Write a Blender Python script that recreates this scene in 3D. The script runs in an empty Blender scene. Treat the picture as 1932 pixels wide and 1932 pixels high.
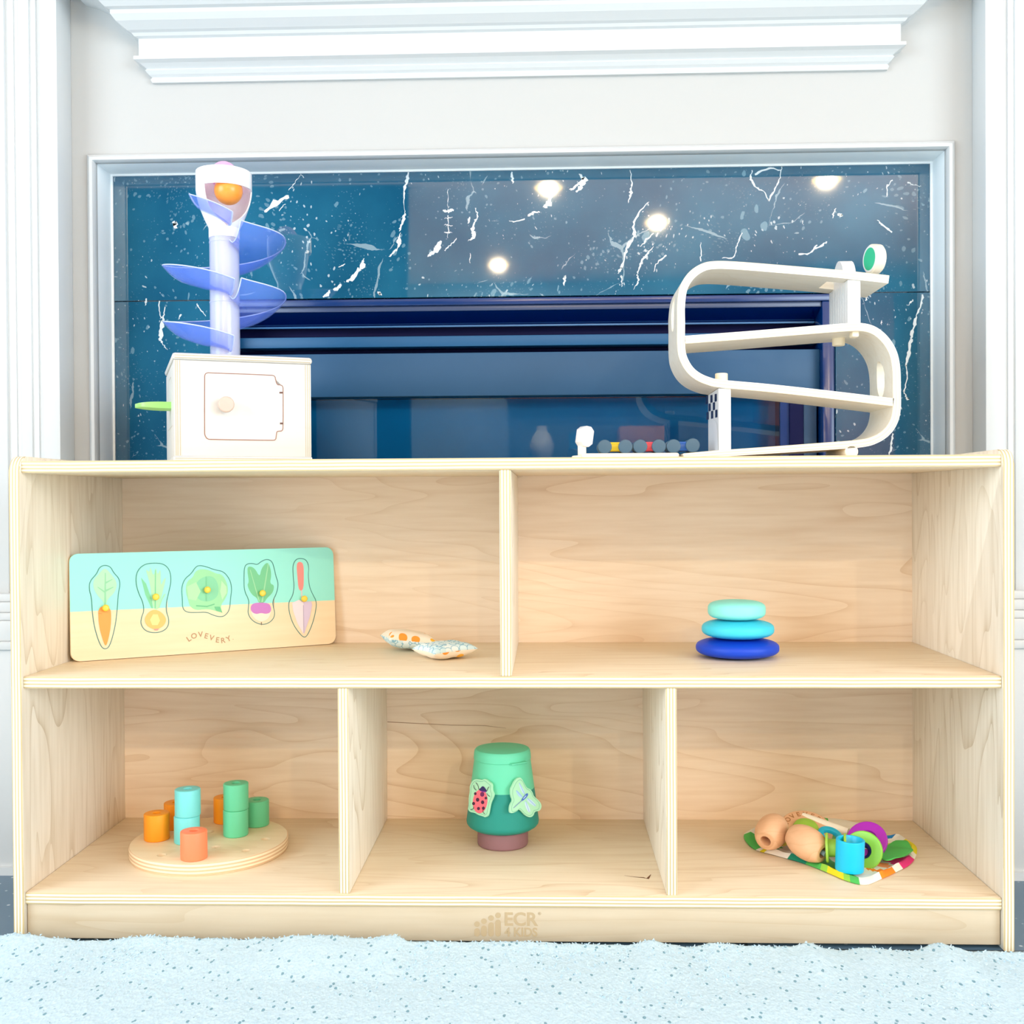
import bpy, bmesh, math, random
from mathutils import Vector, Matrix, noise
random.seed(7)
SC = bpy.context.scene
COL = SC.collection
PI = math.pi

# ------------------------------------------------------------------ camera
F_PX = 2058.38
CAM = Vector((0.66118, -1.32134, 0.54295))
YAW, PIT, ROLL = 0.03195, -0.00955, -0.00576
_r = Vector((math.cos(YAW), math.sin(YAW), 0)); _f = Vector((-math.sin(YAW), math.cos(YAW), 0)); _u = Vector((0, 0, 1))
FW = _f*math.cos(PIT) + _u*math.sin(PIT)
_u2 = _u*math.cos(PIT) - _f*math.sin(PIT)
RT = _r*math.cos(ROLL) + _u2*math.sin(ROLL)
UP = _u2*math.cos(ROLL) - _r*math.sin(ROLL)
cd = bpy.data.cameras.new('camera'); cam = bpy.data.objects.new('camera', cd); COL.objects.link(cam)
cam.matrix_world = Matrix(((RT.x, UP.x, -FW.x, CAM.x), (RT.y, UP.y, -FW.y, CAM.y), (RT.z, UP.z, -FW.z, CAM.z), (0, 0, 0, 1)))
cd.sensor_width = 36; cd.lens = 36*F_PX/1932; cd.clip_start = 0.02; cd.clip_end = 60
SC.camera = cam

# ------------------------------------------------------------------ world, exposure, daylight
SC.view_settings.view_transform = 'Standard'; SC.view_settings.look = 'None'
SC.view_settings.gamma = 1.0; SC.view_settings.exposure = 0.12; SC.view_settings.use_curve_mapping = False
SC.cycles.max_bounces = 10; SC.cycles.diffuse_bounces = 6; SC.cycles.transparent_max_bounces = 16
SC.cycles.sample_clamp_indirect = 6.0
SC.cycles.caustics_reflective = False; SC.cycles.caustics_refractive = False
w = bpy.data.worlds.new('sky'); SC.world = w; w.use_nodes = True
w.node_tree.nodes['Background'].inputs[0].default_value = (0.72, 0.86, 1.0, 1)
w.node_tree.nodes['Background'].inputs[1].default_value = 2.0
CEIL = 2.55
def area(name, loc, rot, sx, sy, power, col):
    l = bpy.data.lights.new(name, 'AREA'); l.shape = 'RECTANGLE'; l.size = sx; l.size_y = sy; l.energy = power; l.color = col
    o = bpy.data.objects.new(name, l); COL.objects.link(o); o.location = loc; o.rotation_euler = rot
    return o
# daylight entering through the windows in the two side walls
area('daylight_left', (-2.12, -2.8, 1.35), (0, -PI/2, 0), 1.9, 3.5, 140, (0.77, 0.91, 1.0))
area('daylight_right', (3.92, -3.3, 1.35), (0, PI/2, 0), 1.9, 3.4, 170, (0.80, 0.925, 1.0))
LAMP_W = 58

# ------------------------------------------------------------------ helpers
def srgb(r, g, b):
    f = lambda c: (c/255/12.92) if c/255 <= 0.04045 else ((c/255+0.055)/1.055)**2.4
    return (f(r), f(g), f(b), 1)
def ray(x, y): return FW + RT*((x-966)/F_PX) - UP*((y-966)/F_PX)
def at(x, y, Y):
    v = ray(x, y); return CAM + v*((Y-CAM.y)/v.y)
def on(x, y, Z):
    v = ray(x, y); return CAM + v*((Z-CAM.z)/v.z)
def onplane(x, y, p, n):
    v = ray(x, y); return CAM + v*((p-CAM).dot(n)/v.dot(n))

MATS = {}
def newmat(name):
    m = bpy.data.materials.new(name); m.use_nodes = True; MATS[name] = m
    return m, m.node_tree, m.node_tree.nodes['Principled BSDF']
def P(name, col, rough=0.5, spec=0.5, metal=0, trans=0, ior=1.5, coat=0, emit=None, es=0):
    if name in MATS: return MATS[name]
    m, nt, b = newmat(name)
    b.inputs['Base Color'].default_value = col; b.inputs['Roughness'].default_value = rough
    b.inputs['Specular IOR Level'].default_value = spec; b.inputs['Metallic'].default_value = metal
    b.inputs['Transmission Weight'].default_value = trans; b.inputs['IOR'].default_value = ior
    b.inputs['Coat Weight'].default_value = coat; b.inputs['Coat Roughness'].default_value = 0.08
    if emit: b.inputs['Emission Color'].default_value = emit; b.inputs['Emission Strength'].default_value = es
    return m
def nd(nt, t, **k):
    n = nt.nodes.new(t)
    for a, v in k.items(): setattr(n, a, v)
    return n
def ramp(nt, stops, interp='LINEAR'):
    r = nd(nt, 'ShaderNodeValToRGB'); cr = r.color_ramp; cr.interpolation = interp
    while len(cr.elements) < len(stops): cr.elements.new(0.5)
    for e, (p, c) in zip(cr.elements, stops): e.position = p; e.color = c
    return r
def mathn(nt, op, a, b=None, c=None):
    n = nd(nt, 'ShaderNodeMath', operation=op)
    for i, v in enumerate((a, b, c)):
        if v is None: continue
        if isinstance(v, (int, float)): n.inputs[i].default_value = v
        else: nt.links.new(v, n.inputs[i])
    return n.outputs[0]
def mixc(nt, fac, a, b):
    n = nd(nt, 'ShaderNodeMix', data_type='RGBA')
    for s, v in ((n.inputs[0], fac), (n.inputs[6], a), (n.inputs[7], b)):
        if isinstance(v, (int, float)): s.default_value = v
        elif isinstance(v, tuple): s.default_value = v
        else: nt.links.new(v, s)
    return n.outputs[2]
def bump(nt, b, h, strength, dist):
    n = nd(nt, 'ShaderNodeBump'); n.inputs['Strength'].default_value = strength; n.inputs['Distance'].default_value = dist
    nt.links.new(h, n.inputs['Height']); nt.links.new(n.outputs[0], b.inputs['Normal'])

def wood(name, axis, base, dark, rough=0.45, amount=1.0, seed=0.0):
    """birch veneer with cathedral grain along the given object axis"""
    m, nt, b = newmat(name)
    tc = nd(nt, 'ShaderNodeTexCoord'); mp = nd(nt, 'ShaderNodeMapping')
    s = {'X': (1.1, 8, 8), 'Y': (8, 1.1, 8), 'Z': (8, 8, 1.1)}[axis]
    mp.inputs['Scale'].default_value = s; mp.inputs['Location'].default_value = (seed, seed*1.7, seed*0.6)
    nt.links.new(tc.outputs['Object'], mp.inputs[0])
    n1 = nd(nt, 'ShaderNodeTexNoise'); n1.inputs['Scale'].default_value = 1.0; n1.inputs['Detail'].default_value = 2; n1.inputs['Distortion'].default_value = 0.6
    nt.links.new(mp.outputs[0], n1.inputs[0])
    rings = mathn(nt, 'FRACT', mathn(nt, 'MULTIPLY', n1.outputs[0], 13.0))
    line = mathn(nt, 'POWER', rings, 7.0)
    n2 = nd(nt, 'ShaderNodeTexNoise'); n2.inputs['Scale'].default_value = 18; n2.inputs['Detail'].default_value = 4
    mp2 = nd(nt, 'ShaderNodeMapping'); mp2.inputs['Scale'].default_value = {'X': (.5, 7, 7), 'Y': (7, .5, 7), 'Z': (7, 7, .5)}[axis]
    nt.links.new(tc.outputs['Object'], mp2.inputs[0]); nt.links.new(mp2.outputs[0], n2.inputs[0])
    n3 = nd(nt, 'ShaderNodeTexNoise'); n3.inputs['Scale'].default_value = 2.2; nt.links.new(tc.outputs['Object'], n3.inputs[0])
    patchy = mathn(nt, 'MULTIPLY', line, mathn(nt, 'SUBTRACT', mathn(nt, 'MULTIPLY', n3.outputs[0], 2.2), 0.55))
    f = mathn(nt, 'MULTIPLY', mathn(nt, 'ADD', mathn(nt, 'MULTIPLY', patchy, 0.75), mathn(nt, 'MULTIPLY', mathn(nt, 'SUBTRACT', n2.outputs[0], 0.38), 0.95)), amount)
    fc = nd(nt, 'ShaderNodeClamp'); nt.links.new(f, fc.inputs[0])
    nt.links.new(mixc(nt, fc.outputs[0], base, dark), b.inputs['Base Color'])
    b.inputs['Roughness'].default_value = rough; b.inputs['Specular IOR Level'].default_value = 0.35
    return m
def plyedge(name, axis, t, a, bcol, uv=False, n=3.5):
    """laminated plywood edge: stripes across the thickness"""
    m, nt, b = newmat(name)
    tc = nd(nt, 'ShaderNodeTexCoord'); sp = nd(nt, 'ShaderNodeSeparateXYZ')
    nt.links.new(tc.outputs['UV' if uv else 'Object'], sp.inputs[0])
    c = sp.outputs['XYZ'.index(axis)]
    nz = nd(nt, 'ShaderNodeTexNoise'); nz.inputs['Scale'].default_value = 9; nt.links.new(tc.outputs['Object'], nz.inputs[0])
    v = mathn(nt, 'ADD', mathn(nt, 'MULTIPLY', c, 1.0/t), mathn(nt, 'MULTIPLY', mathn(nt, 'SUBTRACT', nz.outputs[0], 0.5), 0.12))
    s = mathn(nt, 'COSINE', mathn(nt, 'MULTIPLY', v, 2*PI*n))
    r = ramp(nt, [(0.28, bcol), (0.62, a)])
    nt.links.new(mathn(nt, 'MULTIPLY_ADD', s, 0.5, 0.5), r.inputs[0])
    nt.links.new(r.outputs[0], b.inputs['Base Color']); b.inputs['Roughness'].default_value = 0.55; b.inputs['Specular IOR Level'].default_value = 0.3
    return m

def tag(o, label=None, cat=None, group=None, kind=None):
    if label: o['label'] = label
    if cat: o['category'] = cat
    if group: o['group'] = group
    if kind: o['kind'] = kind
    return o
def empty(name, loc, label=None, cat=None, group=None):
    o = bpy.data.objects.new(name, None); o.empty_display_size = 0.02; COL.objects.link(o); o.location = loc
    return tag(o, label, cat, group)
def link(name, bm, mats, parent=None, loc=None, mw=None, smooth=35, tri=False):
    """bm is in world coordinates; the object gets its origin at loc (or matrix mw)"""
    if mw is None: mw = Matrix.Translation(Vector(loc) if loc is not None else Vector((0, 0, 0)))
    bm.transform(mw.inverted())
    bmesh.ops.recalc_face_normals(bm, faces=bm.faces)
    me = bpy.data.meshes.new(name); bm.to_mesh(me); bm.free()
    for m in (mats if isinstance(mats, (list, tuple)) else [mats]): me.materials.append(m)
    if smooth:
        for p in me.polygons: p.use_smooth = True
        me.set_sharp_from_angle(angle=math.radians(smooth))
    o = bpy.data.objects.new(name, me); COL.objects.link(o)
    if parent is not None:
        o.parent = parent
        o.matrix_parent_inverse = Matrix.Identity(4)
        o.matrix_local = world_of(parent).inverted() @ mw
    else: o.matrix_world = mw
    return o
def world_of(o):
    m = o.matrix_basis.copy()
    while o.parent is not None:
        o = o.parent; m = o.matrix_basis @ m
    return m
def bbc(bm):
    xs = [v.co for v in bm.verts]
    lo = Vector([min(c[i] for c in xs) for i in range(3)]); hi = Vector([max(c[i] for c in xs) for i in range(3)])
    return (lo+hi)/2, lo, hi
def B(): return bmesh.new()
def box(bm, lo, hi, bev=0.0, seg=2, mi=0, M=None):
    lo = Vector(lo); hi = Vector(hi)
    t = bmesh.new(); bmesh.ops.create_cube(t, size=1)
    bmesh.ops.transform(t, matrix=Matrix.Translation((lo+hi)/2) @ Matrix.Diagonal((*(hi-lo), 1)), verts=t.verts)
    if bev: bmesh.ops.bevel(t, geom=t.edges[:], offset=bev, segments=seg, profile=0.5, affect='EDGES')
    for f in t.faces: f.material_index = mi
    merge(bm, t, M); return bm
def merge(bm, t, M=None):
    if M is not None: bmesh.ops.transform(t, matrix=M, verts=t.verts)
    me = bpy.data.meshes.new('tmp'); t.to_mesh(me); t.free(); bm.from_mesh(me); bpy.data.meshes.remove(me)
def lathe(bm, prof, n=40, M=None, mi=None, closed=False, a0=0, a1=2*PI):
    """prof: list of (r, z[, material])"""
    t = bmesh.new(); full = abs(a1-a0-2*PI) < 1e-6; cols = n if full else n+1
    rows = []
    for p in prof:
        r, z = p[0], p[1]
        if r < 1e-6 and full: rows.append([t.verts.new((0, 0, z))]*cols)
        else: rows.append([t.verts.new((r*math.cos(a0+(a1-a0)*i/n), r*math.sin(a0+(a1-a0)*i/n), z)) for i in range(cols)])
    m = len(rows); rng = range(m if closed else m-1)
    for j in rng:
        A, Bq = rows[j], rows[(j+1) % m]
        for i in range(n):
            k = (i+1) % cols if full else i+1
            vs = []
            for v in (A[i], A[k], Bq[k], Bq[i]):
                if v not in vs: vs.append(v)
            if len(vs) > 2:
                f = t.faces.new(vs); f.material_index = (prof[j][2] if len(prof[j]) > 2 else (mi or 0))
    merge(bm, t, M); return bm
def rprof(R, h, c, n=5, z0=0):
    """closed solid profile with rounded rims, from bottom axis to top axis"""
    p = [(0, z0), (R-c, z0)]
    for i in range(1, n+1): a = PI/2*i/n; p.append((R-c+c*math.sin(a), z0+c-c*math.cos(a)))
    for i in range(0, n+1): a = PI/2*i/n; p.append((R-c+c*math.cos(a), z0+h-c+c*math.sin(a)))
    p.append((0, z0+h)); return p
def tubeprof(R, r, h, c, n=4, z0=0):
    p = [(r, z0), (R-c, z0)]
    for i in range(1, n+1): a = PI/2*i/n; p.append((R-c+c*math.sin(a), z0+c-c*math.cos(a)))
    for i in range(0, n+1): a = PI/2*i/n; p.append((R-c+c*math.cos(a), z0+h-c+c*math.sin(a)))
    p.append((r+c*.5, z0+h)); p.append((r, z0+h-c*.5)); return p
def frame(o, x, y, z):
    return Matrix(((x.x, y.x, z.x, o.x), (x.y, y.y, z.y, o.y), (x.z, y.z, z.z, o.z), (0, 0, 0, 1)))
def axisM(o, z, hint=Vector((0, 0, 1))):
    z = z.normalized(); x = hint.cross(z)
    if x.length < 1e-4: x = Vector((1, 0, 0)).cross(z)
    x.normalize(); return frame(Vector(o), x, z.cross(x), z)
def tube(bm, pts, r, n=10, mi=0, cap=True):
    pts = [Vector(p) for p in pts]; rings = []; t = bmesh.new(); prev = None
    rr = r if isinstance(r, (list, tuple)) else [r]*len(pts)
    for i, p in enumerate(pts):
        d = (pts[min(i+1, len(pts)-1)] - pts[max(i-1, 0)]).normalized()
        if prev is None:
            x = d.orthogonal().normalized()
        else: x = (prev - d*prev.dot(d)).normalized()
        prev = x; y = d.cross(x)
        rings.append([t.verts.new(p + (x*math.cos(2*PI*k/n) + y*math.sin(2*PI*k/n))*rr[i]) for k in range(n)])
    for a, b in zip(rings, rings[1:]):
        for k in range(n): t.faces.new((a[k], a[(k+1) % n], b[(k+1) % n], b[k]))
    if cap: t.faces.new(rings[0][::-1]); t.faces.new(rings[-1])
    for f in t.faces: f.material_index = mi
    merge(bm, t)
def chaikin(pts, it=2, closed=True):
    for _ in range(it):
        q = []; n = len(pts)
        for i in range(n if closed else n-1):
            a, b = pts[i], pts[(i+1) % n]
            q += [(a[0]*.75+b[0]*.25, a[1]*.75+b[1]*.25), (a[0]*.25+b[0]*.75, a[1]*.25+b[1]*.75)]
        pts = q if closed else [pts[0]] + q + [pts[-1]]
    return pts
def catmull(pts, n=6, closed=False):
    out = []; N = len(pts); P_ = [Vector(p) for p in pts]
    g = (lambda i: P_[i % N]) if closed else (lambda i: P_[max(0, min(N-1, i))])
    for i in range(N if closed else N-1):
        a, b, c, d = g(i-1), g(i), g(i+1), g(i+2)
        for k in range(n):
            t = k/n
            out.append(0.5*((2*b) + (c-a)*t + (2*a-5*b+4*c-d)*t*t + (3*b-a-3*c+d)*t**3))
    if not closed: out.append(P_[-1])
    return out
def poly(bm, pts3, off, thick=None, mi=0, side=None):
    """flat polygon through 3-D points displaced by off; thick -> prism going back along -off direction"""
    t = bmesh.new(); n = off.normalized()
    top = [t.verts.new(Vector(p)+off) for p in pts3]
    f = t.faces.new(top); f.material_index = mi
    if thick:
        bot = [t.verts.new(Vector(p)+off-n*thick) for p in pts3]
        f = t.faces.new(bot[::-1]); f.material_index = mi if side is None else side
        for i in range(len(top)):
            j = (i+1) % len(top)
            f = t.faces.new((top[i], top[j], bot[j], bot[i])); f.material_index = mi if side is None else side
    bmesh.ops.triangulate(t, faces=[f for f in t.faces if len(f.verts) > 4])
    merge(bm, t)
def ringpoly(bm, pts3, n, width, off, mi=0):
    """thin closed line on a surface with normal n"""
    t = bmesh.new(); N = len(pts3); P_ = [Vector(p) for p in pts3]; a = []; b = []
    for i in range(N):
        d = (P_[(i+1) % N] - P_[i-1]).normalized(); s = d.cross(n).normalized()
        a.append(t.verts.new(P_[i]+n*off+s*width/2)); b.append(t.verts.new(P_[i]+n*off-s*width/2))
    for i in range(N):
        j = (i+1) % N; f = t.faces.new((a[i], a[j], b[j], b[i])); f.material_index = mi
    merge(bm, t)
def stroke(bm, pts3, n, ws, off, mi=0):
    t = bmesh.new(); P_ = [Vector(p) for p in pts3]; N = len(P_); a = []; b = []
    if not isinstance(ws, (list, tuple)): ws = [ws]*N
    for i in range(N):
        d = (P_[min(i+1, N-1)] - P_[max(i-1, 0)]).normalized(); s = d.cross(n).normalized()
        a.append(t.verts.new(P_[i]+n*off+s*ws[i]/2)); b.append(t.verts.new(P_[i]+n*off-s*ws[i]/2))
    for i in range(N-1):
        f = t.faces.new((a[i], a[i+1], b[i+1], b[i])); f.material_index = mi
    merge(bm, t)
def text_bm(body, size, M, depth=0.0002, bold=0.0, mi=0, align='CENTER', bm=None, sx=1.0):
    cu = bpy.data.curves.new('txt', 'FONT'); cu.body = body; cu.size = size; cu.extrude = depth; cu.offset = bold
    cu.align_x = align; cu.align_y = 'CENTER'; cu.resolution_u = 4
    o = bpy.data.objects.new('txt', cu); COL.objects.link(o)
    dg = bpy.context.evaluated_depsgraph_get(); me = bpy.data.meshes.new_from_object(o.evaluated_get(dg))
    t = bmesh.new(); t.from_mesh(me); bpy.data.objects.remove(o); bpy.data.meshes.remove(me); bpy.data.curves.remove(cu)
    for f in t.faces: f.material_index = mi
    bmesh.ops.scale(t, vec=(sx, 1, 1), verts=t.verts)
    if bm is None: bm = B()
    merge(bm, t, M); return bm
def boolean(o, cutters, op='DIFFERENCE'):
    """apply boolean cuts to o, cutters are bmeshes in world space"""
    tmp = []
    for c in cutters:
        bmesh.ops.recalc_face_normals(c, faces=c.faces)
        me = bpy.data.meshes.new('cut'); c.to_mesh(me); c.free(); co = bpy.data.objects.new('cut', me); COL.objects.link(co); tmp.append(co)
        md = o.modifiers.new('b', 'BOOLEAN'); md.operation = op; md.object = co; md.solver = 'EXACT'
    bpy.context.view_layer.update()
    dg = bpy.context.evaluated_depsgraph_get(); me = bpy.data.meshes.new_from_object(o.evaluated_get(dg))
    o.modifiers.clear(); old = o.data; o.data = me; bpy.data.meshes.remove(old)
    for c in tmp: m_ = c.data; bpy.data.objects.remove(c); bpy.data.meshes.remove(m_)
    o.data.set_sharp_from_angle(angle=math.radians(35))
    return o
def copy_tree(o, parent=None):
    c = o.copy(); COL.objects.link(c)
    if parent is not None: c.parent = parent
    for ch in [k for k in bpy.data.objects if k.parent == o]: copy_tree(ch, c)
    return c

# ------------------------------------------------------------------ materials
M_WALL = P('wall_paint', srgb(190, 191, 190), 0.6, 0.3)
M_TRIM = P('trim_paint', srgb(208, 212, 214), 0.35, 0.4)
M_JAMB = P('jamb_paint', srgb(247, 253, 255), 0.45, 0.4)
M_CEIL = P('ceiling_paint', srgb(234, 210, 200), 0.7, 0.2)
M_KITCH = P('kitchen_wall_paint', srgb(150, 168, 190), 0.7, 0.2)
M_ADDED_DARK = P('added_wall_dark', srgb(8, 52, 84), 0.7, 0.2)
WB = srgb(236, 220, 194); WD = srgb(214, 188, 154)
M_WX = wood('birch_x', 'X', WB, WD, seed=1.3)
M_WXB = wood('birch_back', 'X', srgb(243, 222, 199), srgb(216, 184, 150), amount=.95, seed=4.1)
M_WZ = wood('birch_z', 'Z', srgb(244, 234, 218), srgb(206, 188, 162), amount=1.1, seed=2.2)
PA = srgb(240, 234, 214); PB = srgb(204, 184, 140)
M_EX = plyedge('ply_edge_x', 'X', 0.0131, PA, PB)
M_EZ = plyedge('ply_edge_z', 'Z', 0.0148, PA, PB)
M_EU = plyedge('ply_edge_uv', 'Y', 1.0, srgb(252, 247, 232), srgb(232, 218, 188), uv=True, n=2.5)
M_PALE = wood('pale_birch', 'X', srgb(240, 232, 216), srgb(226, 212, 188), 0.4, 0.8, seed=6.0)
M_WHITE = P('white_paint', srgb(234, 233, 232), 0.35, 0.4)
M_BEAD = wood('beech_bead', 'X', srgb(232, 184, 144), srgb(205, 150, 108), 0.5, 0.7, seed=3.0)

# ------------------------------------------------------------------ room shell
YW, YM = 0.34, 0.40            # wall plane, marble plane
XO0, XO1, ZO = -0.029, 1.262, 1.067
def struct(name, bm, m, smooth=35):
    o = link(name, bm, m, loc=(0, 0, 0), smooth=smooth); o['kind'] = 'structure'; return o
b = B(); box(b, (-2.2, -0.35, -0.05), (4.0, 0.5, 0.0))
m, nt, bs = newmat('slate_tile')
tc = nd(nt, 'ShaderNodeTexCoord'); vo = nd(nt, 'ShaderNodeTexVoronoi'); vo.inputs['Scale'].default_value = 60; nt.links.new(tc.outputs['Object'], vo.inputs[0])
r = ramp(nt, [(0.10, srgb(190, 200, 208)), (0.16, srgb(84, 112, 134))]); nt.links.new(vo.outputs['Distance'], r.inputs[0])
br = nd(nt, 'ShaderNodeTexBrick'); br.inputs['Scale'].default_value = 1.0; br.inputs['Mortar Size'].default_value = 0.004; br.offset = 0.0
br.inputs['Brick Width'].default_value = 0.45; br.inputs['Row Height'].default_value = 0.45; br.inputs['Mortar'].default_value = srgb(50, 62, 72)
nt.links.new(tc.outputs['Object'], br.inputs[0]); nt.links.new(r.outputs[0], br.inputs['Color1']); nt.links.new(r.outputs[0], br.inputs['Color2'])
nt.links.new(br.outputs[0], bs.inputs['Base Color']); bs.inputs['Roughness'].default_value = 0.3
struct('floor', b, m)
b = B(); box(b, (-2.2, -7.9, -0.05), (4.0, -0.35, 0.0)); struct('floor', b, wood('pale_oak_floor', 'Y', srgb(214, 213, 210), srgb(186, 182, 174), .35, seed=9))
b = B(); box(b, (-2.2, -7.9, CEIL), (4.0, 0.5, CEIL+0.05)); struct('ceiling', b, M_CEIL)
# fireplace wall with the opening for the hearth surround
b = B()
box(b, (-2.2, YW, 0), (XO0, 0.52, CEIL)); box(b, (XO1, YW, 0), (4.0, 0.52, CEIL)); box(b, (XO0, YW, ZO), (XO1, 0.52, CEIL))
struct('wall_fireplace', b, M_WALL)
def wall_with_window(name, x0, x1, ya, yb, wa, wb, za, zb):
    b = B(); box(b, (x0, ya, 0), (x1, wa, CEIL)); box(b, (x0, wb, 0), (x1, yb, CEIL))
    box(b, (x0, wa, 0), (x1, wb, za)); box(b, (x0, wa, zb), (x1, wb, CEIL)); return struct(name, b, M_WALL)
wall_with_window('wall_left', -2.3, -2.2, -7.9, 0.5, -4.6, -1.0, 0.38, 2.32)
wall_with_window('wall_right', 4.0, 4.1, -7.9, 0.5, -5.05, -1.55, 0.38, 2.32)
b = B(); box(b, (-2.2, -8.0, 0), (4.0, -7.9, CEIL)); struct('wall_kitchen', b, M_KITCH)
b = B(); box(b, (-2.2, -4.85, 0), (-0.21, -4.75, CEIL)); struct('wall_added_dark', b, M_ADDED_DARK)  # wall added behind the camera to darken the marble's left reflection
M_PANE = P('window_glass', (1, 1, 1, 1), 0.0, 0.5, trans=1.0, ior=1.02)
for i, (x, w0, w1) in enumerate(((-2.25, -4.6, -1.0), (4.05, -5.05, -1.55))):
    b = B(); wm = (w0+w1)/2
    for (ya, yb, za, zb) in ((w0, w1, 0.38, 0.43), (w0, w1, 2.27, 2.32), (w0, w0+.05, 0.43, 2.27), (w1-.05, w1, 0.43, 2.27), (wm-.02, wm+.02, 0.43, 2.27), (w0+.05, w1-.05, 1.33, 1.37)):
        box(b, (x-.03, ya, za), (x+.03, yb, zb))
    f = struct('window_%d' % (i+1), b, M_TRIM)
    b = B(); box(b, (x-.003, w0+.05, 0.43), (x+.003, w1-.05, 2.27)); link('pane', b, M_PANE, f, loc=(x, wm, 1.35))

# pilasters either side of the hearth
def pilaster(name, xi, s):
    """xi: inner edge, s=-1 left / +1 right"""
    b = B()
    def bx(a, c, y0, z0, z1, bev=0.0):
        x0, x1 = sorted((xi+s*a, xi+s*c)); box(b, (x0, y0, z0), (x1, YW, z1), bev)
    bx(0.0015, 0.30, 0.295, 0.36, CEIL)                                     # shaft body
    bx(0, 0.026, 0.290, 0.36, CEIL, 0.0015)                            # raised edge strip
    bx(0.033, 0.036, 0.2925, 0.36, CEIL); bx(0.043, 0.060, 0.2915, 0.36, CEIL, 0.002)
    bx(0.067, 0.070, 0.293, 0.36, CEIL); bx(0.080, 0.28, 0.290, 0.36, CEIL, 0.0015)
    for z0, z1, d in ((0.0, 0.3301, 0.252), (0.33, 0.3421, 0.246), (0.342, 0.3721, 0.2525), (0.372, 0.3831, 0.258), (0.383, 0.3981, 0.266), (0.398, 0.41, 0.275)):
        bx(-0.004, 0.31, d, z0, z1, 0.002)
    bx(-0.002, 0.31, 0.245, 0.0, 0.012)
    return struct(name, b, M_TRIM)
pilaster('trim_1', -0.066, -1); pilaster('trim_2', 1.301, 1)
# picture-frame moulding around the opening and its reveal
b = B()
def loopmould(b, prof, x0, x1, zt, z0=0.0):
    """prof: (outward offset, y); mitred around three sides"""
    t = bmesh.new(); rows = []
    for (o_, y) in prof:
        rows.append([t.verts.new((x0-o_, y, z0)), t.verts.new((x0-o_, y, zt+o_)), t.verts.new((x1+o_, y, zt+o_)), t.verts.new((x1+o_, y, z0))])
    for a, c in zip(rows, rows[1:]):
        for i in range(3): t.faces.new((a[i], a[i+1], c[i+1], c[i]))
    merge(b, t)
loopmould(b, [(0.0, YW-.001), (0.0, YW-.006), (0.002, YW-.010), (0.006, YW-.011), (0.009, YW-.008), (0.012, YW-.004), (0.013, YW-.001)], XO0, XO1, ZO)
struct('trim_3', b, M_TRIM)
b = B(); loopmould(b, [(0.0003, YW-.0005), (0.0003, YW+.004), (-0.0002, YW+.006), (-0.0002, YM-.004), (-0.003, YM-.003), (-0.003, YM)], XO0, XO1, ZO)
struct('trim_4', b, M_JAMB)
# mantel cornice: stepped profile with mitred returns
b = B()
prof = [(0.0, 1.186), (0.006, 1.186), (0.008, 1.190), (0.006, 1.194), (0.010, 1.197), (0.014, 1.202), (0.012, 1.205), (0.020, 1.211), (0.027, 1.214), (0.027, 1.219), (0.021, 1.221), (0.021, 1.247),
        (0.026, 1.249), (0.029, 1.253), (0.034, 1.255), (0.046, 1.264), (0.052, 1.272), (0.052, 1.278), (0.058, 1.280), (0.070, 1.292), (0.090, 1.302), (0.11, 1.308), (0.11, 1.34), (0.13, 1.345), (0.13, 1.39), (0.0, 1.39)]
XL, XR = 0.068, 1.168
t = bmesh.new(); rows = []
for p_, z in prof: rows.append([t.verts.new((XL-p_, YW, z)), t.verts.new((XL-p_, YW-p_, z)), t.verts.new((XR+p_, YW-p_, z)), t.verts.new((XR+p_, YW, z))])
for a, c in zip(rows, rows[1:]):
    for i in range(3):
        if (a[i].co-a[i+1].co).length > 1e-6 or (c[i].co-c[i+1].co).length > 1e-6:
            t.faces.new((a[i], a[i+1], c[i+1], c[i]))
merge(b, t); struct('trim_5', b, M_TRIM, smooth=0)

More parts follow.
